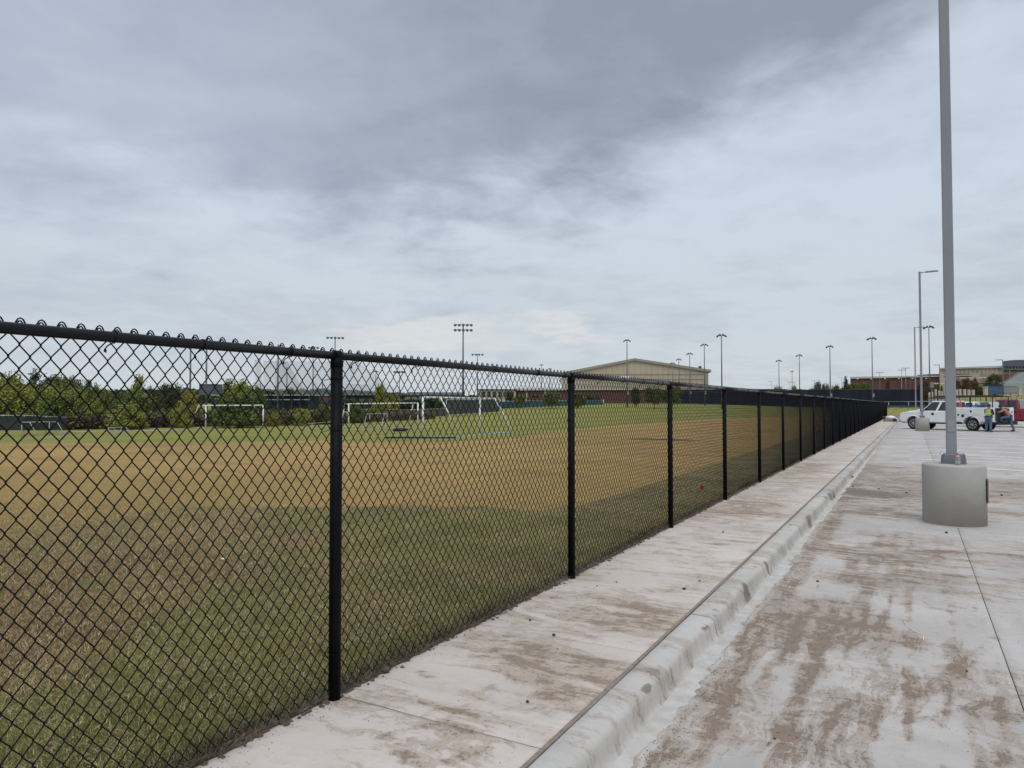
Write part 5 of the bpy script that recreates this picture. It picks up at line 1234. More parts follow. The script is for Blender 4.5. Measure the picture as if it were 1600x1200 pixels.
def get_crown(kind, shape, v):
    k = (kind, shape, v)
    if k not in CR: CR[k] = (crown_mesh('crown', hash((shape, v)) % 9999 if False else (len(shape) * 131 + v * 17 + 5), shape, 6500, .029, LM[kind]), trunk_mesh(v, shape))
    return CR[k]
def tree(px, d, top, wpx, kind, shape, label, v=0, base=None, cat='tree', group=None, name=None):
    p = at(px, d); z0 = (hz(p) if base is None else base) - .05; z1 = CH + (632 - top) / FPX * d; h = z1 - z0; wd = wpx * d / FPX
    cm, tm = get_crown(kind, shape, v); t = thing(name or ('tree' if cat == 'tree' else 'shrub'), label, cat, (p.x, p.y, z0), v * 1.7 + px * .1, group)
    c = inst('crown', cm, (0, 0, 0), t); k = inst('trunk', tm, (0, 0, 0), t)
    for q in (c, k): q.scale = (wd, wd, h * .97)
    return t
GT = 'trees along the far side of the field'
LT = [(25, 60, 605, 70, 'lime', 'bush', 'low lime shrub tree at the left edge, in front of the tallest'), (90, 60, 614, 66, 'green', 'bush', 'broad low green tree in the middle of the left group, in front'), (205, 60, 628, 60, 'lime', 'bush', 'low lime shrub tree in front of the pointed tree'), (372, 64, 612, 70, 'green', 'bush', 'wide low green tree behind the crossbar of the left goal'), (165, 74, 610, 40, 'green', 'round', 'green tree right of the left group'), (-38, 66, 590, 80, 'green', 'round', 'green tree at the far left edge behind the low dark fence'), (8, 62, 584, 62, 'lime', 'bush', 'bright green tree at the left picture edge, tallest there'), (40, 64, 596, 40, 'lime', 'bush', 'lime green bushy tree second from the left edge'), (62, 84, 583, 46, 'dark', 'vase', 'dark spreading tree rising above the lime ones at left'),
      (78, 66, 604, 44, 'lime', 'bush', 'lime green tree below the dark spreading one'), (98, 72, 592, 34, 'green', 'vase', 'thin-topped green tree right of the dark spreading one'), (112, 64, 606, 46, 'lime', 'round', 'rounded lime tree in the middle of the left group'), (128, 84, 599, 26, 'dark', 'vase', 'slender dark tree behind the left group'), (144, 78, 602, 30, 'green', 'round', 'dark green round tree at the right end of the left group'),
      (150, 62, 622, 40, 'lime', 'bush', 'low lime shrub tree in front of the left group'), (178, 96, 612, 46, 'dark', 'round', 'low dark tree in the gap between the tree groups'), (190, 70, 620, 44, 'green', 'bush', 'low green tree left of the pointed one'), (217, 70, 591, 40, 'lime', 'cone', 'pointed light green tree standing alone in the row'), (214, 68, 614, 58, 'green', 'bush', 'broad green tree around the foot of the pointed one'),
      (240, 96, 606, 32, 'dark', 'round', 'dark tree just right of the pointed one'), (267, 100, 599.5, 34, 'dark', 'round', 'dark round-topped tree before the bare net pole'), (288, 98, 610, 30, 'dark', 'round', 'small dark tree at the bare net poles'), (296, 68, 610, 40, 'yellow', 'round', 'yellowing tree behind the left soccer goal'), (284, 64, 630, 30, 'lime', 'bush', 'low lime shrub tree beside the yellowing tree'),
      (356, 72, 598, 36, 'green', 'cone', 'green tree rising over the crossbar of the left goal'), (378, 70, 596.5, 44, 'lime', 'round', 'full green tree over the right half of the left goal'), (396, 72, 602, 36, 'green', 'round', 'green tree at the right post of the left goal'), (594, 95, 604, 30, 'lime', 'cone', 'lone yellow-green tree right of the first fence post'), (615, 130, 618, 22, 'yellow', 'round', 'small yellowish tree beside the lone yellow-green one'),
      (452, 175, 606, 15, 'dark', 'round', 'small dark round tree above the dugout roof'), (556, 80, 634, 26, 'green', 'bush', 'low green bush right of the first fence post')]
for i, (px, d, top, w_, kd, shp, lab) in enumerate(LT): tree(px, d, top, w_, kd, shp, lab, i % 3, group=GT)
for i, (px, d, top, w_, kd, shp, lab) in enumerate([(505, 75, 632, 26, 'green', 'bush', 'green shrub beside the field house'), (470, 70, 638, 30, 'lime', 'bush', 'light shrub below the dugout'), (425, 68, 642, 26, 'yellow', 'bush', 'yellowish shrub right of the left goal'), (345, 66, 645, 30, 'green', 'bush', 'green shrub inside the left goal'), (250, 66, 645, 36, 'brush', 'bush', 'brownish shrub below the dark round tree'),
      (580, 92, 637, 26, 'lime', 'bush', 'light shrub left of the grey training goal'), (120, 62, 640, 34, 'brush', 'bush', 'brown dry shrub behind the tipped goal')]): tree(px, d, top, w_, kd, shp, lab, i % 3, cat='shrub', group='shrubs along the field edge')
for i, (px, d, top, w_, kd, shp, lab) in enumerate([(770, 150, 620, 14, 'dark', 'round', 'dark small tree before the pale block'), (797, 165, 612, 16, 'dark', 'round', 'dark tree between the pale block and the brick building'), (812, 150, 616, 16, 'green', 'round', 'green tree at the left of the brick building'), (862, 145, 613, 26, 'green', 'round', 'green tree left of the second fence post before the brick wall'), (902, 145, 614, 26, 'green', 'round', 'green tree right of the second fence post before the brick wall'),
      (932, 175, 617, 16, 'dark', 'bush', 'dark hedge-like tree at the end of the teal screen'), (920, 178, 617, 16, 'dark', 'bush', 'dark low tree next to the end of the teal screen'), (994, 150, 606, 14, 'dark', 'round', 'dark tree below the canopy of the tan building'), (1022, 140, 605, 28, 'green', 'round', 'green tree left of the third fence post'), (1050, 140, 604, 28, 'green', 'round', 'green tree just right of the third fence post')]): tree(px, d, top, w_, kd, shp, lab, i % 3, group='trees before the brick building')
for i, (px, d, top, w_, kd, shp, lab) in enumerate([(1216, 200, 604, 16, 'green', 'bush', 'low green shrub behind the navy screen under the leftmost court mast'), (1241, 200, 602, 12, 'lime', 'bush', 'small light shrub right of the far mast'), (1281, 195, 597, 18, 'pink', 'round', 'pinkish bare tree above the navy screen'), (1293, 195, 601, 12, 'pink', 'bush', 'lower pinkish shrub left of the court mast'), (1306, 195, 601, 16, 'green', 'bush', 'green shrub left of the brick building'), (1268, 195, 605, 10, 'green', 'bush', 'tiny green shrub left of the pinkish tree'),
      (1322, 190, 592, 12, 'dark', 'cone', 'pointed dark tree at the left end of the brick building'), (1332, 190, 598, 24, 'green', 'round', 'green tree before the left end of the brick wall'), (1352, 190, 597, 22, 'green', 'round', 'olive tree left of the tall court mast'), (1388, 190, 595, 12, 'red', 'cone', 'thin russet tree before the brick wall'), (1448, 150, 593, 18, 'red', 'round', 'russet and green tree right of the second lamp pole'), (1442, 165, 597, 18, 'dark', 'round', 'dark tree behind the second lamp pole'),
      (1495, 150, 595, 14, 'red', 'round', 'russet tree just right of the nearest pole'), (1509, 150, 591, 20, 'red', 'round', 'tallest russet tree before the beige building'), (1523, 150, 592, 16, 'red', 'vase', 'russet tree right of the tallest one'), (1530, 146, 603, 14, 'dark', 'bush', 'low dark green tree beside the left gate pillar'), (1555, 160, 586, 24, 'dark', 'round', 'dark olive tree before the brick band'), (1468, 155, 600, 10, 'green', 'round', 'small tree left of the nearest pole')]): tree(px, d, top, w_, kd, shp, lab, i % 3, group='trees around the campus buildings')
# far wood and dry brush masses
def mass(name, segs, kind, hgt, n, leaf, label=None):
    rg = np.random.default_rng(len(name)); Ps = []
    for (p0, d0, t0), (p1, d1, t1) in zip(segs[:-1], segs[1:]):
        k = int(n * abs(p1 - p0) / abs(segs[-1][0] - segs[0][0])); u = rg.random(k); px = p0 + (p1 - p0) * u; d = d0 + (d1 - d0) * u + rg.uniform(0, d0 * .06, k)
        top = t0 + (t1 - t0) * u + 3.0 * hgt * (fbm(px * .12, px * 0 + .5, 131) - .5) + 2.0 * hgt * (fbm(px * .5, px * 0 + .5, 132) - .5)
        l = (px - 800) / FPX * d; x = -math.sin(YAW) * d + math.cos(YAW) * l; y = math.cos(YAW) * d + math.sin(YAW) * l; z1 = CH + (632 - top) / FPX * d; z0 = H(x, y) - .1
        v = rg.random(k) ** .7; Ps.append(np.stack([x, y, z0 + (z1 - z0) * v], 1))
    P = np.concatenate(Ps); n = len(P); U = rg.normal(0, 1, (n, 3)); U /= np.linalg.norm(U, axis=1)[:, None]; W = np.cross(U, rg.normal(0, 1, (n, 3))); W /= np.linalg.norm(W, axis=1)[:, None]
    s = leaf * rg.uniform(.5, 1.5, (n, 1)); V = np.stack([P - U * s, P + W * s * .6, P + U * s, P - W * s * .6], 1).reshape(-1, 3)
    me = np_mesh(name, V, np.arange(n * 4).reshape(-1, 4), LM[kind], {'tint': np.repeat(fbm(P[:, 0] * .3, P[:, 1] * .3, 141), 4)}); o = bpy.data.objects.new(name, me); COL.objects.link(o); return tag(o, kind='stuff')
mass('far_wood', [(-120, 320, 606), (150, 320, 612), (330, 320, 610), (420, 320, 611), (500, 320, 610.5), (590, 320, 614), (640, 330, 618), (760, 340, 622)], 'dark', 1, 16000, 1.3)
mass('dry_brush', [(-80, 58, 652), (100, 58, 648), (300, 66, 646), (480, 72, 644), (560, 80, 645), (680, 100, 643)], 'brush', 3, 26000, .13)
mass('green_brush', [(-80, 62, 640), (150, 64, 641), (300, 72, 640), (520, 80, 640)], 'green', 3, 16000, .16)
mass('middle_wood', [(530, 150, 624), (600, 150, 627), (660, 152, 625), (700, 155, 628), (760, 160, 630)], 'dark', 1.2, 9000, .45)
mass('horizon_wood', [(640, 420, 621), (800, 420, 619), (1240, 420, 611), (1330, 420, 608), (1700, 420, 606)], 'green', .6, 7000, 1.8)

# ================================================================= vehicles
def arch(cx, r_, n=9): return [(cx - r_ * math.cos(math.pi * k / n), .42 + r_ * math.sin(math.pi * k / n)) for k in range(n + 1)]
def wheel(par, x, y, s, r_=.42):
    """s = +1 left side"""
    t = MB().lathe([(r_ * .66, -.13), (r_ * .93, -.135), (r_, -.10), (r_, .10), (r_ * .93, .135), (r_ * .66, .13)], c=(x, y, r_), n=28, axis='Y').build('wheel', M['rubber'], par)
    b = MB(); b.lathe([(r_ * .665, -.02), (r_ * .60, .02)] if False else [(r_ * .665, .0), (r_ * .665, .005)], c=(x, y + s * .115, r_), n=24, axis='Y')
    b.build('wheel_well_disc', M['blackplastic'], t)
    b = MB()
    ring = [(x + r_ * .62 * math.cos(a), y + s * .128, r_ + r_ * .62 * math.sin(a)) for a in np.linspace(0, 2 * math.pi, 24, endpoint=False)]; b.tube(ring, .018, 5, closed=True)
    for k in range(8):
        a = k * math.pi / 4; b.tube([(x + .05 * math.cos(a), y + s * .128, r_ + .05 * math.sin(a)), (x + r_ * .6 * math.cos(a), y + s * .124, r_ + r_ * .6 * math.sin(a))], .022, 5)
    b.lathe([(.07, -.02), (.07, .02), (.05, .03)], c=(x, y + s * .13, r_), n=12, axis='Y'); b.build('rim', M['rim'], t)
    return t
def pickup(label, loc, rz, paint_m, service=False, group=None):
    t = thing('service_truck' if service else 'pickup_truck', label, 'truck', loc, rz, group)
    FA = 3.95; HW = .99
    # lower cab, hood and fenders
    low = [(1.30, .50), (FA - .62, .50)] + arch(FA, .50)[0:] + [(FA + .62, .50), (4.86, .52), (4.93, .70), (4.92, 1.00), (4.84, 1.14), (4.45, 1.21), (3.30, 1.29), (1.30, 1.26)]
    low = [(x, z) for x, z in low]
    b = MB(); b.prism(low, -HW, HW); body = b.build('cab_body', paint_m, t, .035)
    MB().box((3.9, 0, 1.215), (1.35, 1.35, .10), taper=.9).build('hood', paint_m, t, .03)
    # greenhouse
    z0, z1 = 1.26, 1.96; gx0, gx1, tx0, tx1 = 1.32, 3.40, 1.42, 2.72; w0, w1 = .93, .76
    V = [(gx0, -w0, z0), (gx1, -w0, z0), (gx1, w0, z0), (gx0, w0, z0), (tx0, -w1, z1), (tx1, -w1, z1), (tx1, w1, z1), (tx0, w1, z1)]
    MB().add(V, [(3, 2, 1, 0), (4, 5, 6, 7), (0, 1, 5, 4), (1, 2, 6, 5), (2, 3, 7, 6), (3, 0, 4, 7)]).build('cab_roof', paint_m, t, .05)
    def side(u, v, s, off=.012):      # u along, v up on the sloped side
        xa = gx0 + (gx1 - gx0) * u; xb = tx0 + (tx1 - tx0) * u; x = xa + (xb - xa) * v; return (x, s * (w0 + (w1 - w0) * v + off), z0 + (z1 - z0) * v)
    for s in (-1, 1):
        MB().plate([side(.53, .06, s), side(.955, .06, s), side(.935, .88, s), side(.56, .88, s)], .02, (0, s, .25)).build('window', M['glass'], t)
        MB().plate([side(.08, .06, s), side(.46, .06, s), side(.44, .88, s), side(.09, .88, s)], .02, (0, s, .25)).build('window', M['glass'], t)
        for x0_, x1_ in ((1.42, 2.40), (2.43, 3.35)):
            dr = MB().box(((x0_ + x1_) / 2, s * (HW + .004), .90), (x1_ - x0_, .016, .66)).build('door', paint_m, t, .006)
            MB().box((x0_ + .14, s * (HW + .03), 1.08), (.17, .03, .13)).build('handle', M['blackplastic'], dr, .008)
        mr = MB().box((3.22, s * 1.17, 1.38), (.10, .24, .34)).build('mirror', M['blackplastic'], t, .02); MB().box((3.22, s * 1.0, 1.33), (.05, .2, .05)).build('mirror_arm', M['blackplastic'], mr)
        MB().box((4.86, s * .78, .98), (.16, .36, .28)).build('headlight', M['lens'], t, .03)
        ar = [(FA + .52 * math.cos(a), s * (HW + .01), .42 + .52 * math.sin(a)) for a in np.linspace(0, math.pi, 12)]; MB().tube(ar, .028, 6).build('arch_flare', paint_m, t)
        MB().box((2.4, s * .92, .44), (1.9, .12, .06)).build('running_board', M['blackplastic'], t)
        wheel(t, FA, s * .86, s)
        wheel(t, 0, s * .86, s)
    MB().add([(gx1 + .02, -.84, z0 + .05), (gx1 + .02, .84, z0 + .05), (tx1 + .04, .68, z1 - .06), (tx1 + .04, -.68, z1 - .06)], [(0, 1, 2, 3)]).build('windshield', M['glass'], t)
    MB().add([(gx0 - .015, -.8, z0 + .1), (gx0 - .015, .8, z0 + .1), (tx0 - .02, .66, z1 - .1), (tx0 - .02, -.66, z1 - .1)], [(3, 2, 1, 0)]).build('rear_window', M['glass'], t)
    MB().box((4.96, 0, .60), (.18, 1.96, .26)).build('front_bumper', M['alu'], t, .03); MB().box((4.92, 0, .94), (.06, 1.16, .34)).build('grille', M['blackplastic'], t, .02)
    MB().box((1.9, 0, .55), (6.2, 1.1, .26)).build('chassis', M['blackplastic'], t); MB().box((FA, 0, .7), (1.1, 1.5, .6)).build('engine_bay', M['blackplastic'], t)
    MB().tube([(0, -.8, .42), (0, .8, .42)], .09, 8).build('rear_axle', M['blackplastic'], t); MB().tube([(FA, -.8, .42), (FA, .8, .42)], .07, 8).build('front_axle', M['blackplastic'], t)
    if not service:
        bed = [(-1.30, .56), (-.60, .56)] + [(-.5 * math.cos(math.pi * k / 9), .42 + .5 * math.sin(math.pi * k / 9)) for k in range(10)] + [(.60, .52), (1.27, .52), (1.27, 1.30), (-1.32, 1.30)]
        for s in (-1, 1):
            y0_, y1_ = (s * .88, s * .99); MB().prism(bed, min(y0_, y1_), max(y0_, y1_)).build('bed_side', paint_m, t, .02)
            MB().box((-1.33, s * .90, 1.08), (.05, .16, .34)).build('tail_light', M['redlens'], t, .01)
        MB().box((-1.30, 0, .95), (.07, 1.62, .62)).build('tailgate', paint_m, t, .015); MB().box((0, 0, .74), (2.5, 1.74, .06)).build('bed_floor', M['blackplastic'], t)
        MB().box((-1.48, 0, .56), (.22, 1.9, .2)).build('rear_bumper', M['alu'], t, .03)
    else:
        # service body: side cabinets, open centre
        W2 = 1.10; cab = [(-1.42, .60), (-.58, .60)] + [(-.52 * math.cos(math.pi * k / 9), .44 + .52 * math.sin(math.pi * k / 9)) for k in range(10)] + [(.58, .56), (1.24, .56), (1.24, 1.52), (-1.42, 1.52)]
        for s in (-1, 1):
            y0_, y1_ = s * .62, s * W2; sb = MB().prism(cab, min(y0_, y1_), max(y0_, y1_)).build('cabinet', M['bodywhite'], t, .012)
            for (xa, xb, za, zb) in ((.64, 1.20, .62, 1.45), (-.60, .60, 1.06, 1.45), (-1.36, -.64, .66, 1.45)):
                dr = MB().box(((xa + xb) / 2, s * (W2 + .008), (za + zb) / 2), (xb - xa, .022, zb - za)).build('cabinet_door', M['bodywhite'], t, .005)
                MB().box(((xa + xb) / 2 - (.0 if xb - xa > 1 else .12), s * (W2 + .024), (za + zb) / 2 + (.02 if xb - xa > 1 else 0)), (.10, .02, .13)).build('latch', M['blackplastic'], dr, .004)
            MB().box((.52, s * (W2 + .01), .98), (.16, .02, .18)).build('fuel_flap', M['blackplastic'], t, .006)
            ar = [(.53 * math.cos(a), s * (W2 + .005), .44 + .53 * math.sin(a)) for a in np.linspace(0, math.pi, 12)]; MB().tube(ar, .022, 6).build('arch_flare', M['bodywhite'], t)
            MB().box((-1.435, s * .86, 1.22), (.02, .10, .10)).build('tail_light', M['blackplastic'], t); MB().box((-1.435, s * .86, 1.00), (.02, .10, .10)).build('tail_light', M['redlens'], t)
            MB().box((-1.60, s * .6, .62), (.34, .5, .14)).build('rear_step', M['blackplastic'], t, .02)
        MB().box((-.08, 0, .78), (2.6, 1.22, .06)).build('bed_floor', M['blackplastic'], t); MB().box((-1.55, 0, .52), (.24, 2.1, .18)).build('rear_bumper', M['blackplastic'], t, .02)
        MB().box((-1.43, .86, 1.08), (.03, .44, .82)).build('compartment_shade', M['dark_and_shade'], t); MB().box((-1.51, 1.31, 1.08), (.035, .44, .86), R(18)).build('open_door', M['whitepaint'], t, .008)  # dark plate painted as the shadowed inside of the open near cabinet
        MB().box((-1.44, .2, 1.08), (.05, .9, .8)).build('tail_shade', M['dark_and_shade'], t); MB().box((-1.47, .3, 1.20), (.03, 1.2, .03)).build('shelf_edge', M['roofgrey'], t)  # dark plate over the tail, painted as shadow inside the open bed
        MB().box((-1.38, 0, 1.12), (.06, 1.2, .62)).build('bed_shade', M['dark_and_shade'], t); MB().box((1.2, 0, 1.2), (.06, 1.24, .7)).build('bulkhead', M['bodywhite'], t)  # dark plate behind it continues the painted bed shadow
        # ladder rack
        for x in (-1.25, .10, 1.15):
            for s in (-1, 1): MB().tube([(x, s * .98, 1.52), (x + .03, s * .90, 1.85), (x + .03, s * .88, 2.22)], .032, 6).build('rack_post', M['blackplastic'], t)
            MB().tube([(x + .03, -1.0, 2.22), (x + .03, 1.0, 2.22)], .03, 6).build('rack_crossbar', M['blackplastic'], t)
        for s in (-1, 1): MB().tube([(-1.35, s * .9, 2.22), (1.2, s * .9, 2.22), (2.6, s * .88, 2.18), (3.1, s * .86, 2.10)], .03, 6).build('rack_rail', M['blackplastic'], t)
        MB().tube([(2.9, -.88, 2.14), (2.9, .88, 2.14)], .03, 6).build('rack_crossbar', M['blackplastic'], t)
    return t
# positions on the lot; the service truck points away to the left
TR = at(1520, 46.4); TRZ = YAW + math.pi / 2 + R(46)
hd = Vector((math.cos(math.pi - R(62)), math.sin(math.pi - R(62)), 0)) # heading in camera frame (right, forward)
wh = RGT * hd.x + FWD * hd.y; TRZ = math.atan2(wh.y, wh.x)
lft = Vector((-wh.y, wh.x, 0))
TRO = Vector((TR.x, TR.y, LOT)) - lft * .86          # origin below the rear axle; the near side is the driver's side
truck = pickup('white crew cab service truck with tool cabinets and ladder rack, parked at an angle', TRO, TRZ, M['truckwhite'], True)
def on_truck(x, y, z): return TRO + wh * x + lft * y + Vector((0, 0, z))
t = thing('ladder', 'red and silver ladder lying on the rack of the white service truck', 'ladder', on_truck(-1.3, .45, 2.27), TRZ)
for s in (-1, 1): MB().box((1.9, s * .2, 0), (4.2, .03, .08)).build('rail', M['ladderred'], t)
for k in range(13): MB().tube([(-.05 + k * .32, -.2, 0), (-.05 + k * .32, .2, 0)], .015, 5).build('rung', M['alu'], t)
t = thing('ladder', 'second ladder on the far side of the service truck rack', 'ladder', on_truck(-1.3, -.45, 2.27), TRZ)
for s in (-1, 1): MB().box((1.7, s * .2, 0), (3.8, .03, .07)).build('rail', M['alu'], t)
for k in range(11): MB().tube([(-.05 + k * .32, -.2, 0), (-.05 + k * .32, .2, 0)], .015, 5).build('rung', M['alu'], t)
t = thing('traffic_cone', 'orange traffic cone standing on the side cabinet of the white service truck', 'cone', on_truck(.80, .86, 1.52), TRZ)
MB().box((0, 0, .012), (.26, .26, .024)).build('base', M['orange'], t, .01); MB().lathe([(.10, .02), (.035, .42), (.025, .44)], n=16).build('cone', M['orange'], t)
t = thing('equipment_box', 'white box with a round guard standing in the service truck bed', 'box', on_truck(-.55, .2, .81), TRZ)
MB().box((0, 0, .52), (1.0, .7, 1.04)).build('housing', M['bodywhite'], t, .02); MB().box((0, .36, .9), (.5, .02, .3)).build('grille', M['roofgrey'], t); MB().box((0, 0, 1.06), (.9, .6, .04)).build('lid', M['whitepaint'], t, .01)
t = thing('lumber_stack', 'blue boards lying across the top of the service truck cabinets', 'boards', on_truck(.15, .80, 1.525), TRZ)
for k in range(3): MB().box((0, -.1, .03 + k * .055), (1.5 - k * .1, .28, .045)).build('board', M['blue'], t)
# others behind
q = at(1634, 53); RT_ = pickup('red crew cab pickup behind the white service truck at the right edge', (q.x, q.y, LOT), TRZ + R(14), M['truckred'], group='pickups parked behind the service truck'); RT_.scale = (1.07, 1.07, 1.07)
q = at(1556, 62); pickup('white pickup mostly hidden behind the service truck and the red pickup', (q.x, q.y, LOT), TRZ + R(8), M['truckwhite'], group='pickups parked behind the service truck')
q = at(1518, 66); pickup('farthest white pickup, roof and windows showing over the service truck bed', (q.x, q.y, LOT), TRZ + R(4), M['truckwhite'], group='pickups parked behind the service truck')

# ================================================================= people
def skin_mesh(name, verts, edges, radii, m, parent, sub=1, root=0):
    me = bpy.data.meshes.new(name); me.from_pydata([tuple(v) for v in verts], edges, []); o = bpy.data.objects.new(name, me); COL.objects.link(o)
    md = o.modifiers.new('skin', 'SKIN'); md.use_smooth_shade = True
    for i, r_ in enumerate(radii):
        sv = me.skin_vertices[0].data[i]; sv.radius = (r_, r_) if not hasattr(r_, '__len__') else r_; sv.use_root = (i == root)
    s = o.modifiers.new('sub', 'SUBSURF'); s.levels = sub; s.render_levels = sub + 1
    me.materials.append(m); o.parent = parent; return o
def hand(par, c, d, m):
    """palm and five fingers curling along d from c"""
    d = Vector(d).normalized(); s = d.cross(Vector((0, 0, 1)))
    s = s.normalized() if s.length > .01 else Vector((0, 1, 0)); nn = s.cross(d); b = MB(); c = Vector(c)
    b.tube([c, c + d * .04, c + d * .085], [.026, .036, .034], 8)
    for k, (o_, L) in enumerate(((-.027, .065), (-.009, .078), (.009, .074), (.027, .058))):
        p = c + d * .08 + s * o_; b.tube([p, p + d * L * .5 + nn * .004, p + d * L * .85 - nn * .018], [.010, .009, .007], 6)
    p = c + d * .025 - s * .03; b.tube([p, p - s * .022 + d * .03, p - s * .026 + d * .055], [.012, .010, .008], 6)
    return b.build('hand', m, par)
def person(label, loc, rz, J, mats, vest=False):
    """J: joint dict in local coordinates, x forward"""
    t = thing('person', label, 'person', loc, rz)
    V = Vector; n = ['pelvis', 'waist', 'chest', 'neck', 'head0', 'head1', 'lsh', 'lel', 'lwr', 'rsh', 'rel', 'rwr', 'lhip', 'lkn', 'lan', 'rhip', 'rkn', 'ran', 'ltoe', 'rtoe']
    ed = [('pelvis', 'waist'), ('waist', 'chest'), ('chest', 'neck'), ('neck', 'head0'), ('head0', 'head1'), ('chest', 'lsh'), ('lsh', 'lel'), ('lel', 'lwr'), ('chest', 'rsh'), ('rsh', 'rel'), ('rel', 'rwr'), ('pelvis', 'lhip'), ('lhip', 'lkn'), ('lkn', 'lan'), ('pelvis', 'rhip'), ('rhip', 'rkn'), ('rkn', 'ran'), ('lan', 'ltoe'), ('ran', 'rtoe')]
    rad = dict(pelvis=.13, waist=.125, chest=.14, neck=.055, head0=.085, head1=.085, lsh=.065, lel=.045, lwr=.03, rsh=.065, rel=.045, rwr=.03, lhip=.09, lkn=.06, lan=.042, rhip=.09, rkn=.06, ran=.042, ltoe=.035, rtoe=.035)
    body = skin_mesh('body', [J[k] for k in n], [(n.index(a), n.index(c)) for a, c in ed], [rad[k] for k in n], mats['skin'], t)
    hd_ = V(J['head1']); f = V((1, 0, -.1)) if 'face' not in J else V(J['face']); f.normalize(); sd = f.cross(V((0, 0, 1))).normalized()
    MB().tube([hd_ + f * .075 - V((0, 0, .02)), hd_ + f * .105 - V((0, 0, .035))], [.018, .012], 6).build('nose', mats['skin'], t)
    for s in (-1, 1):
        MB().lathe([(.001, -.012), (.012, 0), (.001, .012)], c=tuple(hd_ + f * .078 + sd * s * .032 + V((0, 0, .01))), n=8).build('eye', mats['hair'], t)
        MB().lathe([(.008, -.025), (.022, 0), (.008, .025)], c=tuple(hd_ + sd * s * .088), n=8).build('ear', mats['skin'], t)
    MB().tube([hd_ + f * .082 + sd * .025 - V((0, 0, .07)), hd_ + f * .082 - sd * .025 - V((0, 0, .07))], .006, 5).build('mouth', mats['shirt'], t)
    b = MB(); prof_ = [(.03, .115), (.075, .095), (.100, .055), (.106, .01), (.10, -.03)]; b.lathe(prof_[::-1], c=tuple(hd_ - f * .014), n=14); b.build('hair', mats['hair'], t)
    tn = ['waist', 'chest', 'neck', 'lsh', 'lel', 'rsh', 'rel', 'lwr', 'rwr', 'pelvis']; te = [(9, 0), (0, 1), (1, 2), (1, 3), (3, 4), (1, 5), (5, 6), (4, 7), (6, 8)]
    tv = [V(J[k]) for k in tn]; tv[2] = tv[1].lerp(tv[2], .55); tv[7] = tv[4].lerp(tv[7], .8); tv[8] = tv[6].lerp(tv[8], .8)
    skin_mesh('shirt', tv, te, [.165, .175, .075, .088, .062, .088, .062, .045, .045, .155], mats['shirt'], t, root=0)
    ln = ['pelvis', 'lhip', 'lkn', 'lan', 'rhip', 'rkn', 'ran']; skin_mesh('jeans', [J[k] for k in ln], [(0, 1), (1, 2), (2, 3), (0, 4), (4, 5), (5, 6)], [.150, .110, .082, .068, .110, .082, .068], mats['legs'], t, root=0)
    for a, tt in (('lan', 'ltoe'), ('ran', 'rtoe')):
        A, T = V(J[a]), V(J[tt]); b = MB(); h_ = (T - A); h_.z = 0; h_ = h_.normalized() if h_.length > .01 else V((1, 0, 0)); z = min(A.z, T.z) - .035
        b.tube([V((A.x, A.y, A.z + .04)), V((A.x, A.y, z + .05)), V((A.x, A.y, z + .05)) + h_ * .10, V((A.x, A.y, z + .035)) + h_ * .20], [.055, .06, .052, .03], 10); b.build('boot', M['boots'], t)
    for w_, e in (('lwr', 'lel'), ('rwr', 'rel')): hand(t, J[w_], V(J[w_]) - V(J[e]), mats['skin'])
    if vest:
        vv = [V(J['pelvis']).lerp(V(J['waist']), .3), V(J['waist']), V(J['chest']), V(J['chest']).lerp(V(J['neck']), .6)]
        skin_mesh('vest', vv, [(0, 1), (1, 2), (2, 3)], [(.195, .185), (.195, .18), (.215, .19), (.12, .12)], M['vest'], t)
        c = V(J['waist']) + V((0, 0, .05)); ring = [(c.x + .20 * math.cos(a), c.y + .20 * math.sin(a), c.z) for a in np.linspace(0, 2 * math.pi, 20, endpoint=False)]; MB().tube(ring, .018, 4, closed=True).build('reflective_band', M['reflect'], t)
    return t
mA = dict(skin=M['skin'], hair=M['hair'], shirt=M['jacket'], legs=M['denim']); mB = dict(skin=M['skin'], hair=M['hair'], shirt=M['shirt'], legs=M['denim'])
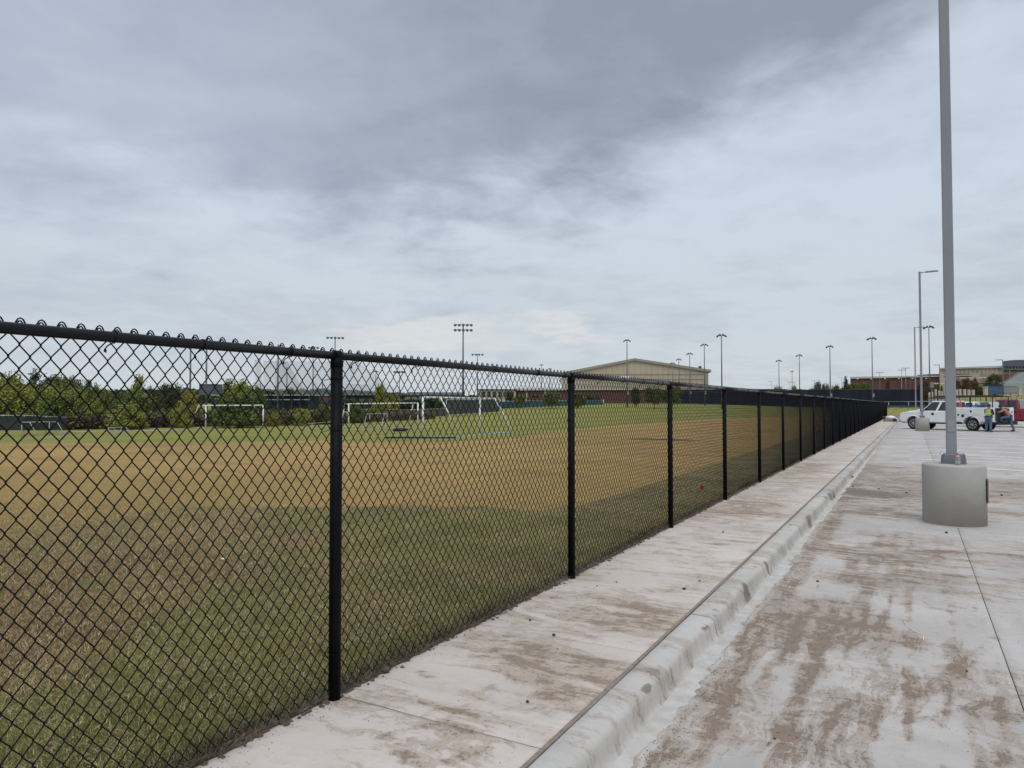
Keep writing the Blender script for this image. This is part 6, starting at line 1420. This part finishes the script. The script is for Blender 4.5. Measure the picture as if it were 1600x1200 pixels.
JA = dict(pelvis=(0, 0, .90), waist=(.01, 0, 1.08), chest=(.04, 0, 1.32), neck=(.07, 0, 1.47), head0=(.09, 0, 1.54), head1=(.115, 0, 1.62), lsh=(.05, .19, 1.38), lel=(.14, .24, 1.12), lwr=(.34, .16, 1.08), rsh=(.05, -.19, 1.38), rel=(.12, -.24, 1.12), rwr=(.34, -.12, 1.10),
          lhip=(0, .10, .86), lkn=(.03, .12, .46), lan=(-.02, .13, .09), rhip=(0, -.10, .86), rkn=(.04, -.11, .46), ran=(.0, -.12, .09), ltoe=(.13, .14, .05), rtoe=(.15, -.13, .05), face=(1, 0, -.35))
q = at(1543.5, 44.2); ang = math.atan2((RGT * .9 + FWD * .45).y, (RGT * .9 + FWD * .45).x)
person('person in a yellow safety vest over a dark jacket, standing behind the white service truck', (q.x, q.y, LOT), ang, JA, mA, True)
JB = dict(pelvis=(-.12, 0, .94), waist=(-.02, 0, 1.10), chest=(.14, 0, 1.32), neck=(.26, 0, 1.44), head0=(.32, 0, 1.50), head1=(.38, 0, 1.57), lsh=(.18, .20, 1.38), lel=(.42, .24, 1.22), lwr=(.66, .20, 1.24), rsh=(.18, -.20, 1.38), rel=(.44, -.22, 1.18), rwr=(.66, -.14, 1.22),
          lhip=(-.10, .11, .92), lkn=(.34, .16, .86), lan=(.36, .15, .50), rhip=(-.13, -.11, .88), rkn=(-.22, -.12, .47), ran=(-.34, -.13, .09), ltoe=(.50, .15, .47), rtoe=(-.20, -.14, .05), face=(1, 0, -.5))
q = at(1573.5, 45.2); ang = math.atan2((-RGT * .85 + FWD * .5).y, (-RGT * .85 + FWD * .5).x)
person('person in a coral shirt and jeans leaning into the service truck, one foot raised', (q.x, q.y, LOT), ang, JB, mB)

# pile at the end of the walk
q = Vector((-1.85, 74.0, 0)); t = thing('rubbish_pile', 'pile of white plastic sheeting over muddy boxes at the far end of the sidewalk', 'pile', q)
MB().box((-.1, .1, .16), (.75, .6, .34), .3).build('box', M['cardboard'], t, .03); MB().box((.38, 0, .12), (.3, .3, .26), .8).build('crate', M['dark_and_shade'], t, .02)
b = rock(.55, 91, .36); o = b.build('plastic_sheet', M['bagwhite'], t, loc=(.05, .15, .36)); o.scale = (.85, .9, 1.0)
b = rock(.28, 92, .6); b.build('plastic_bag', M['bagwhite'], t, loc=(.35, .3, .2)); b = rock(.16, 93, .9); b.build('black_bag', M['blackplastic'], t, loc=(-.5, -.1, .38))
print('objects', len(COL.objects), 'tris', sum(len(m.loops) - 2 * len(m.polygons) for m in bpy.data.meshes))
